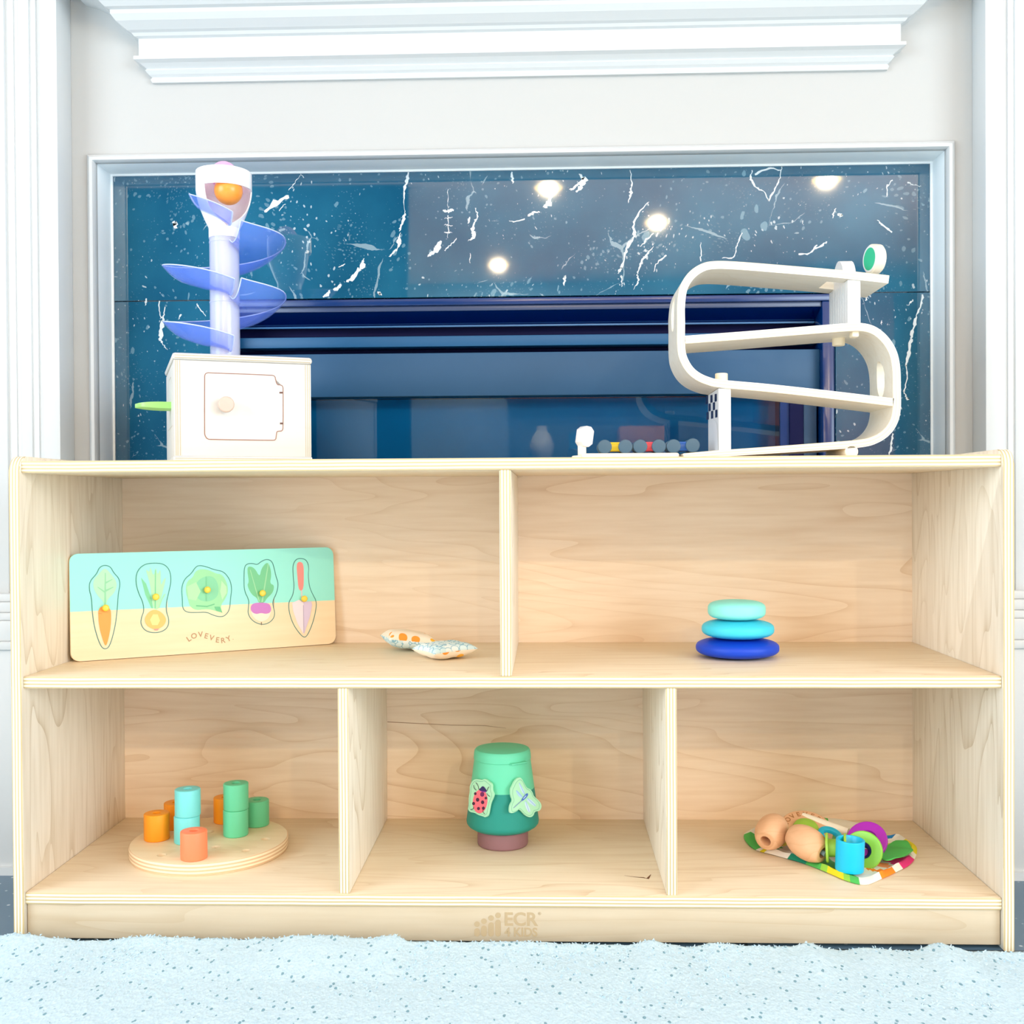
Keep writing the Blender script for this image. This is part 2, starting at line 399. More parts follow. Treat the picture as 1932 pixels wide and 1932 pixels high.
# ------------------------------------------------------------------ fireplace
def marble(name):
    m, nt, b = newmat(name)
    tc = nd(nt, 'ShaderNodeTexCoord')
    nz = nd(nt, 'ShaderNodeTexNoise'); nz.inputs['Scale'].default_value = 6; nz.inputs['Detail'].default_value = 6
    nt.links.new(tc.outputs['Object'], nz.inputs[0])
    dist = nd(nt, 'ShaderNodeVectorMath', operation='MULTIPLY_ADD'); nt.links.new(nz.outputs['Color'], dist.inputs[0])
    dist.inputs[1].default_value = (0.10, 0.10, 0.10); nt.links.new(tc.outputs['Object'], dist.inputs[2])
    base = ramp(nt, [(0.3, srgb(14, 78, 110)), (0.7, srgb(38, 108, 138))]); nt.links.new(nz.outputs[0], base.inputs[0])
    col = base.outputs[0]
    def flecks(scale, th, mask_scale, mlo, c, stretch=(1, 1, 1)):
        nonlocal col
        mp = nd(nt, 'ShaderNodeMapping'); mp.inputs['Scale'].default_value = stretch; mp.inputs['Rotation'].default_value = (0, 0.9, 0)
        nt.links.new(dist.outputs[0], mp.inputs[0])
        v = nd(nt, 'ShaderNodeTexVoronoi'); v.inputs['Scale'].default_value = scale; nt.links.new(mp.outputs[0], v.inputs[0])
        mk = nd(nt, 'ShaderNodeTexNoise'); mk.inputs['Scale'].default_value = mask_scale; nt.links.new(tc.outputs['Object'], mk.inputs[0])
        a = mathn(nt, 'LESS_THAN', v.outputs['Distance'], mathn(nt, 'MULTIPLY', mathn(nt, 'SUBTRACT', mk.outputs[0], mlo), th))
        col = mixc(nt, mathn(nt, 'MULTIPLY', a, 0.75), col, c)
    flecks(42, 0.75, 9, 0.40, srgb(120, 160, 178), (1, 1, 0.45))
    flecks(95, 0.9, 14, 0.36, srgb(112, 150, 168))
    flecks(34, 0.5, 7, 0.47, srgb(150, 180, 192), (0.5, 1, 1.3))
    flecks(210, 0.9, 10, 0.38, srgb(90, 130, 150))
    flecks(130, 0.8, 8, 0.42, srgb(200, 216, 222), (1, 1, 0.5))
    v = nd(nt, 'ShaderNodeTexVoronoi', feature='DISTANCE_TO_EDGE'); v.inputs['Scale'].default_value = 7; nt.links.new(dist.outputs[0], v.inputs[0])
    mk = nd(nt, 'ShaderNodeTexNoise'); mk.inputs['Scale'].default_value = 11; mk.inputs['Detail'].default_value = 3; nt.links.new(tc.outputs['Object'], mk.inputs[0])
    a = mathn(nt, 'MULTIPLY', mathn(nt, 'LESS_THAN', v.outputs['Distance'], mathn(nt, 'MULTIPLY', mathn(nt, 'SUBTRACT', mk.outputs[0], 0.54), 0.12)), 0.6)
    col = mixc(nt, a, col, srgb(170, 195, 205))
    nt.links.new(col, b.inputs['Base Color']); b.inputs['Roughness'].default_value = 0.025; b.inputs['IOR'].default_value = 2.1
    return m
M_MAR = marble('dark_marble'); M_VEIN = P('marble_vein', srgb(222, 232, 236), 0.12)
M_FRM = P('firebox_metal', srgb(0, 48, 110), 0.22, 0.6)
M_FRM2 = P('firebox_slate_metal', srgb(30, 82, 122), 0.5, 0.5)
M_NAVY = P('firebox_gap', srgb(0, 4, 60), 0.6, 0.2)
M_GLS, nt, bs = newmat('firebox_glass'); nt.nodes.remove(bs)
_t = nd(nt, 'ShaderNodeBsdfTransparent'); _t.inputs[0].default_value = srgb(225, 242, 250); _g = nd(nt, 'ShaderNodeBsdfGlossy'); _g.inputs['Roughness'].default_value = .02; _g.inputs[0].default_value = (1, 1, 1, 1)
_fr = nd(nt, 'ShaderNodeFresnel'); _fr.inputs[0].default_value = 1.5; _m = nd(nt, 'ShaderNodeMixShader'); nt.links.new(_fr.outputs[0], _m.inputs[0]); nt.links.new(_t.outputs[0], _m.inputs[1]); nt.links.new(_g.outputs[0], _m.inputs[2]); nt.links.new(_m.outputs[0], nt.nodes['Material Output'].inputs[0])
M_INT = P('firebox_interior', srgb(0, 140, 200), 0.8, 0.1)
fp = empty('fireplace', (0.6165, YM, 0), 'dark veined marble hearth surround with black framed glass firebox behind shelf', 'fireplace')
zj = at(1650, 551, YM).z; xl = at(410, 600, YM).x; xr = at(1577, 650, YM).x; N_ = Vector((0, -1, 0))
def veins(b, L):
    for pts, ws in L:
        P3 = [at(x, y, YM) for x, y in pts]
        if len(P3) < 3: P3 = [P3[0], (P3[0]+P3[1])/2, P3[1]]; ws = [ws[0], max(ws), ws[-1]]
        Q = catmull(P3, 5); W = []
        for i in range(len(Q)):
            u = i/(len(Q)-1)*(len(ws)-1); k = min(int(u), len(ws)-2); W.append((ws[k]*(1-(u-k))+ws[k+1]*(u-k))/1195*random.uniform(.35, 1.25)); Q[i] = Q[i]+Vector((random.uniform(-1, 1), 0, random.uniform(-1, 1)))*.0011
        stroke(b, Q, N_, W, 0.0003, 1)
VH = [([(771, 322), (768, 340), (764, 356), (762, 378), (764, 402)], [5, 9, 5, 1.5, 1]), ([(764, 402), (759, 422), (754, 436)], [2, 9, 1]), ([(755, 440), (753, 455), (752, 466), (744, 474), (735, 484)], [1, 10, 3, 6, 1]),
      ([(686, 488), (683, 502), (676, 512)], [1, 10, 2]), ([(676, 505), (668, 522), (655, 532)], [3, 8, 4]), ([(645, 536), (637, 544), (630, 546)], [1, 9, 3]), ([(622, 548), (617, 556), (608, 560)], [4, 7, 2]), ([(652, 498), (640, 504)], [1, 4, 1]),
      ([(896, 392), (901, 405), (897, 418)], [1, 3, 5]), ([(897, 418), (892, 432), (894, 446), (884, 454)], [3, 10, 6, 1]), ([(886, 410), (884, 422)], [2, 6, 1]),
      ([(832, 455), (826, 468), (818, 476), (808, 484)], [3, 11, 10, 2]), ([(862, 450), (850, 462), (838, 472)], [1, 3, 2]), ([(845, 358), (845, 392)], [1, 1, 1]), ([(836, 397), (846, 398), (856, 396)], [3, 7, 2]),
      ([(846, 405), (846, 425), (845, 450)], [1.5, 1.5, 1]), ([(839, 412), (853, 411)], [1, 2, 1]), ([(839, 424), (853, 426)], [1, 2, 1]), ([(838, 438), (852, 439)], [1, 3, 1]),
      ([(1093, 328), (1102, 340), (1096, 352), (1088, 362)], [2, 14, 9, 2]), ([(1094, 345), (1082, 356), (1074, 357)], [8, 4, 1]), ([(1040, 368), (1036, 382), (1026, 392)], [5, 13, 6]), ([(1018, 400), (1006, 402), (996, 408)], [2, 6, 3]), ([(990, 412), (972, 418), (960, 416)], [2, 3, 1]),
      ([(1189, 322), (1192, 345), (1190, 362)], [1.5, 3, 3]), ([(1191, 360), (1188, 372), (1185, 384)], [6, 4, 1]), ([(1224, 380), (1206, 402), (1196, 424), (1197, 446)], [1, 3, 5, 6]), ([(1197, 446), (1184, 466), (1178, 486), (1172, 506)], [6, 6, 3, 5]), ([(1172, 506), (1166, 516)], [5, 3, 1]), ([(1172, 520), (1173, 540)], [2, 3, 1]),
      ([(1232, 466), (1222, 478), (1214, 488), (1207, 502), (1202, 518)], [1, 4, 4, 3, 2]), ([(1202, 518), (1204, 530), (1196, 546)], [2, 3, 1]), ([(1234, 440), (1220, 452), (1208, 466)], [1, 3, 1]), ([(1258, 482), (1240, 496), (1234, 512)], [4, 3, 1]),
      ([(1400, 440), (1392, 460), (1388, 474), (1382, 486), (1362, 487)], [2, 3, 2, 3, 1]), ([(1322, 456), (1322, 478), (1322, 494)], [1, 2, 2]),
      ([(1475, 316), (1472, 335), (1462, 356), (1450, 378)], [2, 2, 3, 5]), ([(1450, 378), (1440, 362), (1424, 350), (1416, 336), (1420, 322)], [4, 2, 3, 4, 2]), ([(1424, 330), (1450, 318), (1472, 322)], [4, 3, 2]),
      ([(1541, 462), (1528, 478), (1506, 480)], [3, 4, 3]), ([(1560, 456), (1546, 466), (1532, 472)], [3, 4, 1]), ([(1683, 340), (1674, 354), (1673, 372)], [2, 4, 1]), ([(1656, 414), (1664, 424), (1682, 438)], [1, 4, 3]), ([(1576, 394), (1570, 412)], [1, 3, 1]), ([(1580, 404), (1590, 407)], [3, 8, 3]),
      ([(328, 418), (330, 423), (331, 430)], [5, 11, 5]), ([(1712, 344), (1724, 349), (1738, 352)], [3, 1.5, 1]), ([(568, 330), (556, 346), (545, 358)], [1, 2, 1]), ([(545, 370), (520, 384), (500, 400)], [6, 12, 3]), ([(538, 384), (526, 398)], [1, 3, 1]), ([(582, 474), (578, 478)], [2, 8, 2]),
      ([(568, 328), (574, 336)], [1, 2, 1]), ([(965, 325), (968, 346)], [4, 5, 1]), ([(1066, 522), (1064, 538)], [5, 3, 1]), ([(888, 477), (886, 496)], [1, 2, 1]), ([(720, 556), (712, 552)], [2, 7, 2])]
b = B(); box(b, (XO0+.003, YM, zj), (XO1-.003, YM+.03, ZO), 0.0005, 1); veins(b, VH); link('marble_header', b, [M_MAR, M_VEIN], fp, loc=(0.6165, YM, 0.9), smooth=0)
b = B(); box(b, (XO0+.003, YM, 0), (xl, YM+.03, zj-.0015), 0.0005, 1); veins(b, [([(300, 568), (301, 590), (308, 604)], [3, 2, 3]), ([(312, 578), (309, 594), (307, 608)], [1, 3, 5]), ([(306, 606), (304, 624), (303, 642)], [5, 9, 6]), ([(303, 642), (310, 652), (316, 660)], [5, 2, 1]), ([(342, 594), (337, 602)], [3, 2, 1]), ([(372, 572), (378, 584), (388, 596)], [2, 4, 1]), ([(276, 564), (275, 576)], [3, 5, 1])]); link('marble_leg', b, [M_MAR, M_VEIN], fp, loc=(0, YM, 0.4), smooth=0)
b = B(); box(b, (xr, YM, 0), (XO1-.003, YM+.03, zj-.0015), 0.0005, 1); veins(b, [([(1741, 556), (1737, 575), (1729, 596)], [5, 4, 3]), ([(1729, 596), (1724, 616), (1719, 640)], [4, 7, 5]), ([(1719, 640), (1714, 665), (1710, 690)], [6, 8, 4]), ([(1710, 690), (1711, 715), (1706, 738)], [3, 3, 5]), ([(1706, 738), (1708, 746), (1712, 753)], [2, 3, 6]), ([(1723, 566), (1712, 576)], [3, 2, 1]), ([(1684, 818), (1682, 836), (1678, 858)], [3, 5, 2]), ([(1664, 605), (1663, 612)], [1, 3, 1]), ([(1637, 560), (1633, 568)], [1, 3, 1])]); link('marble_leg', b, [M_MAR, M_VEIN], fp, loc=(1.2, YM, 0.4), smooth=0)
def Z(y, Y=YM): return at(1000, y, Y).z
# firebox metalwork, all behind the marble face
ff = B()
box(ff, (xl, YM+.002, Z(573)), (xr, YM+.03, zj-.0015), 0.001)                       # head rail
box(ff, (xr-.020, YM+.004, 0.05), (xr, YM+.05, Z(573)), 0.002); box(ff, (xl, YM+.004, 0.05), (xl+.020, YM+.05, Z(573)), 0.002)
link('frame', ff, M_FRM, fp, loc=(.6165, YM, .5))
x0, x1 = xl+.020, xr-.020
b = B(); box(b, (x0, YM+.008, Z(583)), (x1, YM+.03, Z(573)), 0.001); link('louver', b, P('rail_grey', srgb(58, 74, 110), 0.3, 0.6), fp, loc=(.6, YM, .8))
b = B(); t = bmesh.new()                                                              # sloping hood
a_ = [(YM+.010, Z(583)), (YM+.055, Z(612, YM+.055))]
vs = [t.verts.new(p) for p in ((x0, *a_[0]), (x1, *a_[0]), (x1, *a_[1]), (x0, *a_[1]), (x0, a_[0][0]+.01, a_[0][1]+.012), (x1, a_[0][0]+.01, a_[0][1]+.012), (x1, a_[1][0]+.01, a_[1][1]+.012), (x0, a_[1][0]+.01, a_[1][1]+.012))]
for q in ((0, 1, 2, 3), (4, 7, 6, 5), (0, 4, 5, 1), (1, 5, 6, 2), (2, 6, 7, 3), (3, 7, 4, 0)): t.faces.new([vs[i] for i in q])
merge(b, t); link('hood', b, P('hood_enamel', srgb(0, 26, 104), 0.05, 0.9), fp, loc=(.6, YM, .8), smooth=0)
b = B(); box(b, (x0, YM+.053, Z(615, YM+.053)), (x1, YM+.06, Z(612, YM+.053))); link('trim_bead', b, P('bead_metal', srgb(70, 130, 185), 0.3), fp, loc=(.6, YM, .8))
b = B(); box(b, (x0, YM+.03, Z(652, YM+.03)), (x1, YM+.07, Z(632, YM+.03)), 0.001); link('louver', b, P('louver_teal', srgb(10, 88, 136), 0.45, 0.5), fp, loc=(.6, YM, .75))
b = B(); box(b, (x0, YM+.018, Z(746, YM+.018)), (x1, YM+.06, Z(664, YM+.018)), 0.0015); link('valance', b, M_FRM2, fp, loc=(.6, YM, .7))
xg1 = at(1472, 800, YM+.03).x; xg0 = x0+.05
for (pa, pb, mt_, yy) in ((1472, 1490, M_FRM, .028), (1490, 1516, M_NAVY, .024), (1516, 1541, P('side_grey', srgb(22, 70, 108), .4), .026)):
    for (q0, q1) in ((at(pa, 800, YM+yy).x, at(pb, 800, YM+yy).x), (x0+(1541-pb)/1160, x0+(1541-pa)/1160)):
        b = B(); box(b, (q0, YM+yy, .06), (q1, YM+.07, Z(753, YM+yy)), 0.0005, 1); link('side_frame', b, mt_, fp, loc=(q0, YM, .4))
b = B(); box(b, (xg0, YM+.030, .06), (xg1, YM+.034, Z(750, YM+.03))); link('glass_pane', b, M_GLS, fp, loc=(.6, YM, .4), smooth=0)
b = B(); t = bmesh.new()                                                              # firebox shell, open to the front
box(t, (x0-.05, YM+.075, .05), (x1+.05, YM+.085, 1.0)); box(t, (x0, YM+.06, .04), (x1, YM+.085, .05)); merge(b, t)
link('firebox', b, M_NAVY, fp, loc=(.6, YM, .4), smooth=0)
b = B(); box(b, (xg0-.01, YM+.066, .06), (xg1+.01, YM+.0745, Z(752, YM+.066))); link('fireback', b, M_INT, fp, loc=(.6, YM, .4), smooth=0)

# ------------------------------------------------------------------ kitchen behind the photographer (seen mirrored in the hearth)
m_cab = P('cabinet_wood', srgb(150, 92, 62), 0.4); m_top = P('counter_stone', srgb(60, 66, 78), 0.15); m_isl = P('island_paint', srgb(205, 214, 224), 0.5)
def cabinet(x0, x1, y0, y1, z0, z1, label, nd_, mat=m_cab, name='kitchen_cabinet'):
    y0 += .03; r_ = empty(name, ((x0+x1)/2, (y0+y1)/2, z0), label, 'cabinet')
    b = B(); box(b, (x0, y0, z0), (x1, y1-.02, z1)); link('body', b, mat, r_, loc=((x0+x1)/2, (y0+y1)/2, z0))
    wd = (x1-x0)/nd_
    for i in range(nd_):
        b = B(); xa, xb = x0+i*wd+.006, x0+(i+1)*wd-.006
        box(b, (xa, y1-.02, z0+.01), (xb, y1, z1-.01), .003)
        for (p, q, r2, s2) in ((xa, xa+.06, z0+.01, z1-.01), (xb-.06, xb, z0+.01, z1-.01), (xa+.06, xb-.06, z0+.01, z0+.07), (xa+.06, xb-.06, z1-.07, z1-.01)):
            box(b, (p, y1, r2), (q, y1+.01, s2), .002)
        d = link('door', b, mat, r_, loc=(xa, y1, z0))
        b = B(); tube(b, [(xb-.04, y1+.012, z0+(z1-z0)*.6), (xb-.04, y1+.035, z0+(z1-z0)*.6)], .012, 12); link('handle', b, P('steel', srgb(190, 190, 190), .3, metal=1), d, loc=(xb-.04, y1, z0))
    return r_
cabinet(0.3, 2.5, -7.9, -7.3, 0.0, 0.88, 'wooden base cabinets along the kitchen wall, mirrored in the glass', 4)
b = B(); box(b, (0.28, -7.87, .88), (2.52, -7.27, .92), .004); tag(link('countertop', b, m_top, loc=(1.4, -7.6, .88)), 'dark stone worktop lying on the wooden base cabinets', 'worktop')
cabinet(0.3, 2.5, -7.9, -7.55, 1.45, 2.25, 'wooden wall cabinets hung above the dark stone worktop', 4, name='wall_cabinet')
cabinet(2.55, 3.6, -7.9, -7.2, 0.0, 2.3, 'tall wooden pantry cabinet at the end of the worktop', 2, name='pantry_cabinet')
r_ = empty('kitchen_island', (1.3, -5.2, 0), 'pale kitchen island mirrored low in the firebox glass', 'kitchen island')
b = B(); box(b, (.35, -5.5, 0), (2.35, -4.9, .74), .005); link('base', b, m_isl, r_, loc=(1.3, -5.2, 0))
b = B(); box(b, (.25, -5.6, .74), (2.45, -4.75, .79), .008); link('top', b, m_top, r_, loc=(1.3, -5.2, .74))
def vessel(prof, x, y, z, mat, name, label, cat):
    b = B(); lathe(b, prof, 28, Matrix.Translation((x, y, z))); tag(link(name, b, mat, loc=(x, y, z)), label, cat)
vessel([(0, 0), (.07, 0), (.10, .05), (.11, .12), (.08, .2), (.045, .25), (.05, .29), (.04, .29), (0, .28)], .62, -7.5, .92, P('jug_white', srgb(235, 235, 240), .3), 'jug', 'round white jug on the dark stone worktop', 'jug')
vessel([(0, 0), (.06, 0), (.06, .2), (.063, .2), (.063, .23), (0, .23)], .92, -7.5, .92, P('canister_blue', srgb(90, 150, 210), .3), 'canister', 'blue lidded canister beside the white jug', 'canister')
b = B(); box(b, (1.3, -7.75, .92), (1.8, -7.4, 1.2), .02); tag(link('bread_box', b, P('bread_box_wood', srgb(214, 150, 112), .5), loc=(1.55, -7.5, .92)), 'light wooden bread box on the dark stone worktop', 'box')

# recessed ceiling lights, placed where the hearth mirrors them
m_can = P('lamp_trim', srgb(245, 240, 230), .5); m_bulb = P('lamp_lens', (1, .8, .5, 1), .5, emit=(1.0, 0.62, 0.14, 1), es=9)
LIG = [(0.683, -4.86, 'front left'), (0.262, -7.10, 'far left'), (1.464, -5.76, 'middle'), (2.421, -4.78, 'right')]
labs = ['round warm recessed ceiling light nearest above the centre of the room', 'round warm recessed ceiling light over the jug end of the worktop', 'round warm recessed ceiling light over the kitchen island', 'round warm recessed ceiling light towards the right wall']
root = None
for (x, y, _), lb in zip(LIG, labs):
    if root is None:
        root = empty('recessed_light', (x, y, CEIL), lb, 'ceiling light', 'recessed ceiling lights')
        b = B(); lathe(b, [(.089, -.001), (.11, -.001), (.11, -.006), (.091, -.010)], 32, Matrix.Translation((x, y, CEIL)), closed=True); link('trim_ring', b, m_can, root, loc=(x, y, CEIL))
        b = B(); lathe(b, [(0, -.003), (.088, -.003), (.088, -.006), (0, -.006)], 32, Matrix.Translation((x, y, CEIL))); link('lens', b, m_bulb, root, loc=(x, y, CEIL))
        o = root
    else:
        o = copy_tree(root); o.location = (x, y, CEIL); o['label'] = lb
    l = bpy.data.lights.new('lamp', 'AREA'); l.shape = 'DISK'; l.size = .06; l.energy = LAMP_W; l.color = (1.0, .80, .50)
    lo = bpy.data.objects.new('lamp', l); COL.objects.link(lo); lo.location = (x, y, CEIL-.012)

# ------------------------------------------------------------------ shelf unit
W, D, T, TB, SB = 1.2192, 0.326, 0.0131, 0.0148, 0.005
ZT, ZM, ZB, ZP = 0.5964, 0.3301, 0.0624, 0.6026
XU, XLD, XRD = 0.6034, 0.4032, 0.8041
sh = empty('storage_shelf', (W/2, D/2, 0), 'low birch plywood shelf unit with five open compartments in front of the fireplace', 'shelf')
def board(name, lo, hi, axis, face, edge, bev=0.0015, parent=sh):
    """faces normal to the thickness axis get the veneer, the rest shows the plies"""
    b = B(); box(b, lo, hi, bev, 2)
    k = 'XYZ'.index(axis); b.normal_update()
    for f in b.faces: f.material_index = 0 if abs(f.normal[k]) > 0.9 else 1
    c = (Vector(lo)+Vector(hi))/2
    return link(name, b, [face, edge], parent, loc=c)
def panel(name, x0, x1):
    b = B(); pts = [(0.0, 0.0), (0.0, ZP-.018)]
    for i in range(1, 6): a = PI/2*i/5; pts.append((.018-.018*math.cos(a), ZP-.018+.018*math.sin(a)))
    pts += [(D-.01, ZP), (D+.006, ZP-.012), (D+.006, 0)]
    t = bmesh.new(); A = [t.verts.new((x0, y, z)) for y, z in pts]; C_ = [t.verts.new((x1, y, z)) for y, z in pts]
    t.faces.new(A); t.faces.new(C_[::-1])
    for i in range(len(pts)): j = (i+1) % len(pts); t.faces.new((A[i], A[j], C_[j], C_[i]))
    bmesh.ops.bevel(t, geom=[e for e in t.edges if abs(e.verts[0].co.x-e.verts[1].co.x) < 1e-6], offset=.0018, segments=2, profile=.5, affect='EDGES')
    t.normal_update()
    for f in t.faces: f.material_index = 0 if abs(f.normal.x) > .9 else 1
    merge(b, t); return link(name, b, [M_WZ, M_EX], sh, loc=((x0+x1)/2, D/2, .3))
panel('side_panel', 0, T); panel('side_panel', W-T, W)
board('top_board', (T, SB, ZT-TB), (W-T, D, ZT), 'Z', M_WX, M_EZ)
board('middle_board', (T, SB, ZM-TB), (W-T, D, ZM), 'Z', M_WX, M_EZ)
bbd = board('bottom_board', (T, SB, ZB-TB), (W-T, D, ZB), 'Z', M_WX, M_EZ)
board('upper_divider', (XU, SB, ZM), (XU+.0142, D, ZT-TB), 'X', M_WZ, M_EX)
board('lower_divider', (XLD, SB+.002, ZB), (XLD+.0135, D, ZM-TB), 'X', M_WZ, M_EX)
board('lower_divider', (XRD, SB+.002, ZB), (XRD+.0135, D, ZM-TB), 'X', M_WZ, M_EX)
bpn = board('back_panel', (T, D, .02), (W-T, D+.006, ZT), 'Y', M_WXB, M_WXB, 0)
kick = board('base_board', (T+.001, SB+.003, .0045), (W-T-.001, SB+.016, ZB-TB), 'Y', wood('birch_kick', 'X', srgb(205, 190, 165), srgb(190, 168, 136), seed=2.9), M_WX, .001)
# pressed maker's mark on the base board
m_logo = P('logo_brown', srgb(190, 168, 134), .5, .2)
b = B(); Yk = SB+.003; Mk = lambda px, py: at(px, py, Yk-.0002)
RX = Matrix.Rotation(PI/2, 4, 'X')
def KM(px, py): return Matrix.Translation(Mk(px, py)) @ RX
text_bm('ECR', 0.0225, KM(982, 1735.5), .0001, .0006, bm=b, sx=1.0); text_bm('4 KIDS', 0.0150, KM(983, 1759.5), .0001, .0004, bm=b, sx=0.93); text_bm('\u00ae', 0.005, KM(1018, 1724), .0001, bm=b)
for cx, cy, yt in ((900, 1743.5, 1751), (913, 1738, 1746), (926.5, 1732, 1740), (939.5, 1727, 1735)):
    def disc_(x, y, r): 
        poly(b, [Mk(x+r*math.cos(a*PI/8), y+r*math.sin(a*PI/8)) for a in range(16)], Vector((0, -.0001, 0)))
    disc_(cx, cy, 5.3)
    pts = [(cx+5.2*math.cos(PI+a*PI/6), yt+5.2+5.2*math.sin(PI+a*PI/6)) for a in range(7)] + [(cx+5.2*math.cos(a*PI/6), 1762+5.2*math.sin(a*PI/6)) for a in range(7)]
    poly(b, [Mk(*p) for p in pts], Vector((0, -.0001, 0)))
tag(link('logo', b, m_logo, kick, loc=Mk(958, 1745), smooth=0), 'faint pressed maker mark of four figures and lettering')
# dark knot on the bottom board, fine crack in the back panel
m_kn = P('knot_brown', srgb(110, 66, 34), .6)
b = B(); kq = [on(x, y, ZB) for x, y in ((1178, 1652), (1200, 1655), (1214, 1656), (1222, 1658), (1228, 1650))]; stroke(b, kq, Vector((0, 0, 1)), [.0004, .0014, .0030, .0040, .0005], .0002)
link('knot', b, m_kn, bbd, loc=kq[2], smooth=0)
b = B(); kq = [at(x, y, D) for x, y in ((731, 1362), (790, 1365), (850, 1368), (915, 1369), (955, 1374))]; stroke(b, kq, Vector((0, -1, 0)), [.0012, .0010, .0008, .0008, .0003], .0003)
link('grain_crack', b, P('crack_brown', srgb(176, 140, 112), .6), bpn, loc=kq[2], smooth=0)
# ------------------------------------------------------------------ rug
ctrl = [(-80, 1762), (0, 1763), (30, 1758), (60, 1760), (100, 1767), (150, 1773), (210, 1772), (250, 1766), (280, 1763), (340, 1766), (400, 1768), (450, 1770), (520, 1768), (560, 1762), (620, 1762), (690, 1768), (745, 1762), (775, 1774), (860, 1775), (1000, 1774), (1060, 1778), (1190, 1781), (1225, 1771), (1260, 1779), (1300, 1785), (1345, 1777), (1420, 1783), (1490, 1784), (1520, 1777), (1560, 1788), (1590, 1792), (1630, 1786), (1720, 1793), (1770, 1777), (1800, 1784), (1830, 1795), (1870, 1793), (1932, 1796), (2010, 1796)]
YE = -0.022
cz = [(at(x, y, YE).x, at(x, y, YE).z) for x, y in ctrl]
def edge_z(x):
    if x <= cz[0][0]: return cz[0][1]
    for (a, za), (c, zc) in zip(cz, cz[1:]):
        if x <= c: u = (x-a)/(c-a); u = u*u*(3-2*u); return za*(1-u)+zc*u
    return cz[-1][1]
m, nt, bs = newmat('rug_yarn')
tc = nd(nt, 'ShaderNodeTexCoord'); mp = nd(nt, 'ShaderNodeMapping'); mp.inputs['Scale'].default_value = (1, .6, 1); mp.inputs['Rotation'].default_value = (0, 0, .5)
nt.links.new(tc.outputs['Object'], mp.inputs[0])
vo = nd(nt, 'ShaderNodeTexVoronoi'); vo.inputs['Scale'].default_value = 165; nt.links.new(mp.outputs[0], vo.inputs[0])
nz = nd(nt, 'ShaderNodeTexNoise'); nz.inputs['Scale'].default_value = 22; nt.links.new(tc.outputs['Object'], nz.inputs[0])
sepc = nd(nt, 'ShaderNodeSeparateColor'); nt.links.new(vo.outputs['Color'], sepc.inputs[0])
fl = mathn(nt, 'MULTIPLY', mathn(nt, 'LESS_THAN', vo.outputs['Distance'], 0.30), mathn(nt, 'LESS_THAN', sepc.outputs[0], mathn(nt, 'MULTIPLY', nz.outputs[0], 0.42)))
n2 = nd(nt, 'ShaderNodeTexNoise'); n2.inputs['Scale'].default_value = 160; nt.links.new(mp.outputs[0], n2.inputs[0])
basec = mixc(nt, n2.outputs[0], srgb(186, 215, 232), srgb(210, 234, 247))
nt.links.new(mixc(nt, mathn(nt, 'MULTIPLY', fl, .9), basec, srgb(118, 160, 178)), bs.inputs['Base Color']); bs.inputs['Roughness'].default_value = .95; bs.inputs['Specular IOR Level'].default_value = .1
wv = nd(nt, 'ShaderNodeTexVoronoi'); wv.inputs['Scale'].default_value = 330; nt.links.new(mp.outputs[0], wv.inputs[0])
bump(nt, bs, wv.outputs['Distance'], .5, .0015)
M_RUG = m
rug = empty('area_rug', (.6, -1.0, 0), 'white rug with blue-grey flecks on the floor in front of the shelf', 'rug')
t = bmesh.new(); nx = 520; xs = [-.62+2.5*i/nx for i in range(nx+1)]
ys = [YE+.004, YE+.002, YE, YE-.004, YE-.009] + [YE-.009-.0042*i for i in range(1, 70)] + [-.4, -.6, -1.0, -1.6, -2.4]
grid = []
for j, y in enumerate(ys):
    row = []
    for x in xs:
        e = edge_z(x); far = max(0, min(1, (YE-y)/.10)); zz = e*(1-far)+.012*far
        wob = noise.noise(Vector((x*9, y*9, 0)))*.003*(1-0.5*far)
        fine = noise.noise(Vector((x*210, y*210, 3)))*.0012
        ey = noise.noise(Vector((x*60, 5, 0)))*.003 if j < 4 else 0
        if j == 0: zz2 = .0015
        elif j == 1: zz2 = zz*.6
        elif j == 2: zz2 = zz*.93+fine*1.2
        else: zz2 = zz+fine+wob*min(1, (YE-y)/.03)
        row.append(t.verts.new((x, y+ey, max(.0015, zz2))))
    grid.append(row)
for a, c in zip(grid, grid[1:]):
    for i in range(nx): t.faces.new((a[i], a[i+1], c[i+1], c[i]))
b = B(); merge(b, t); link('rug_body', b, M_RUG, rug, loc=(.6, -1, 0), smooth=80)
t = bmesh.new()
for k in range(5200):
    x = random.uniform(-.45, 1.75); u = random.random(); y = YE - .001 - (u**1.7)*.16
    far = max(0, min(1, (YE-y)/.10)); z = edge_z(x)*(1-far)+.012*far - .001
    L = random.uniform(.0015, .0038) * (1.5 if random.random() < .05 and y > YE-.01 else 1); a = random.uniform(0, 2*PI); w_ = random.uniform(.0005, .0011)
    d = Vector((math.cos(a)*.8, math.sin(a)*.5+.1, random.uniform(.5, 1.3))).normalized()
    s = d.orthogonal().normalized(); q = d.cross(s); p = Vector((x, y, z)); bend = Vector((math.cos(a+1), math.sin(a+1), -.4))*L*.4
    r0 = [t.verts.new(p+(s*math.cos(i*2*PI/3)+q*math.sin(i*2*PI/3))*w_) for i in range(3)]
    r1 = [t.verts.new(p+d*L*.6+(s*math.cos(i*2*PI/3)+q*math.sin(i*2*PI/3))*w_*.8) for i in range(3)]
    tp = t.verts.new(p+d*L+bend)
    for i in range(3): j = (i+1) % 3; t.faces.new((r0[i], r0[j], r1[j], r1[i])); t.faces.new((r1[i], r1[j], tp))
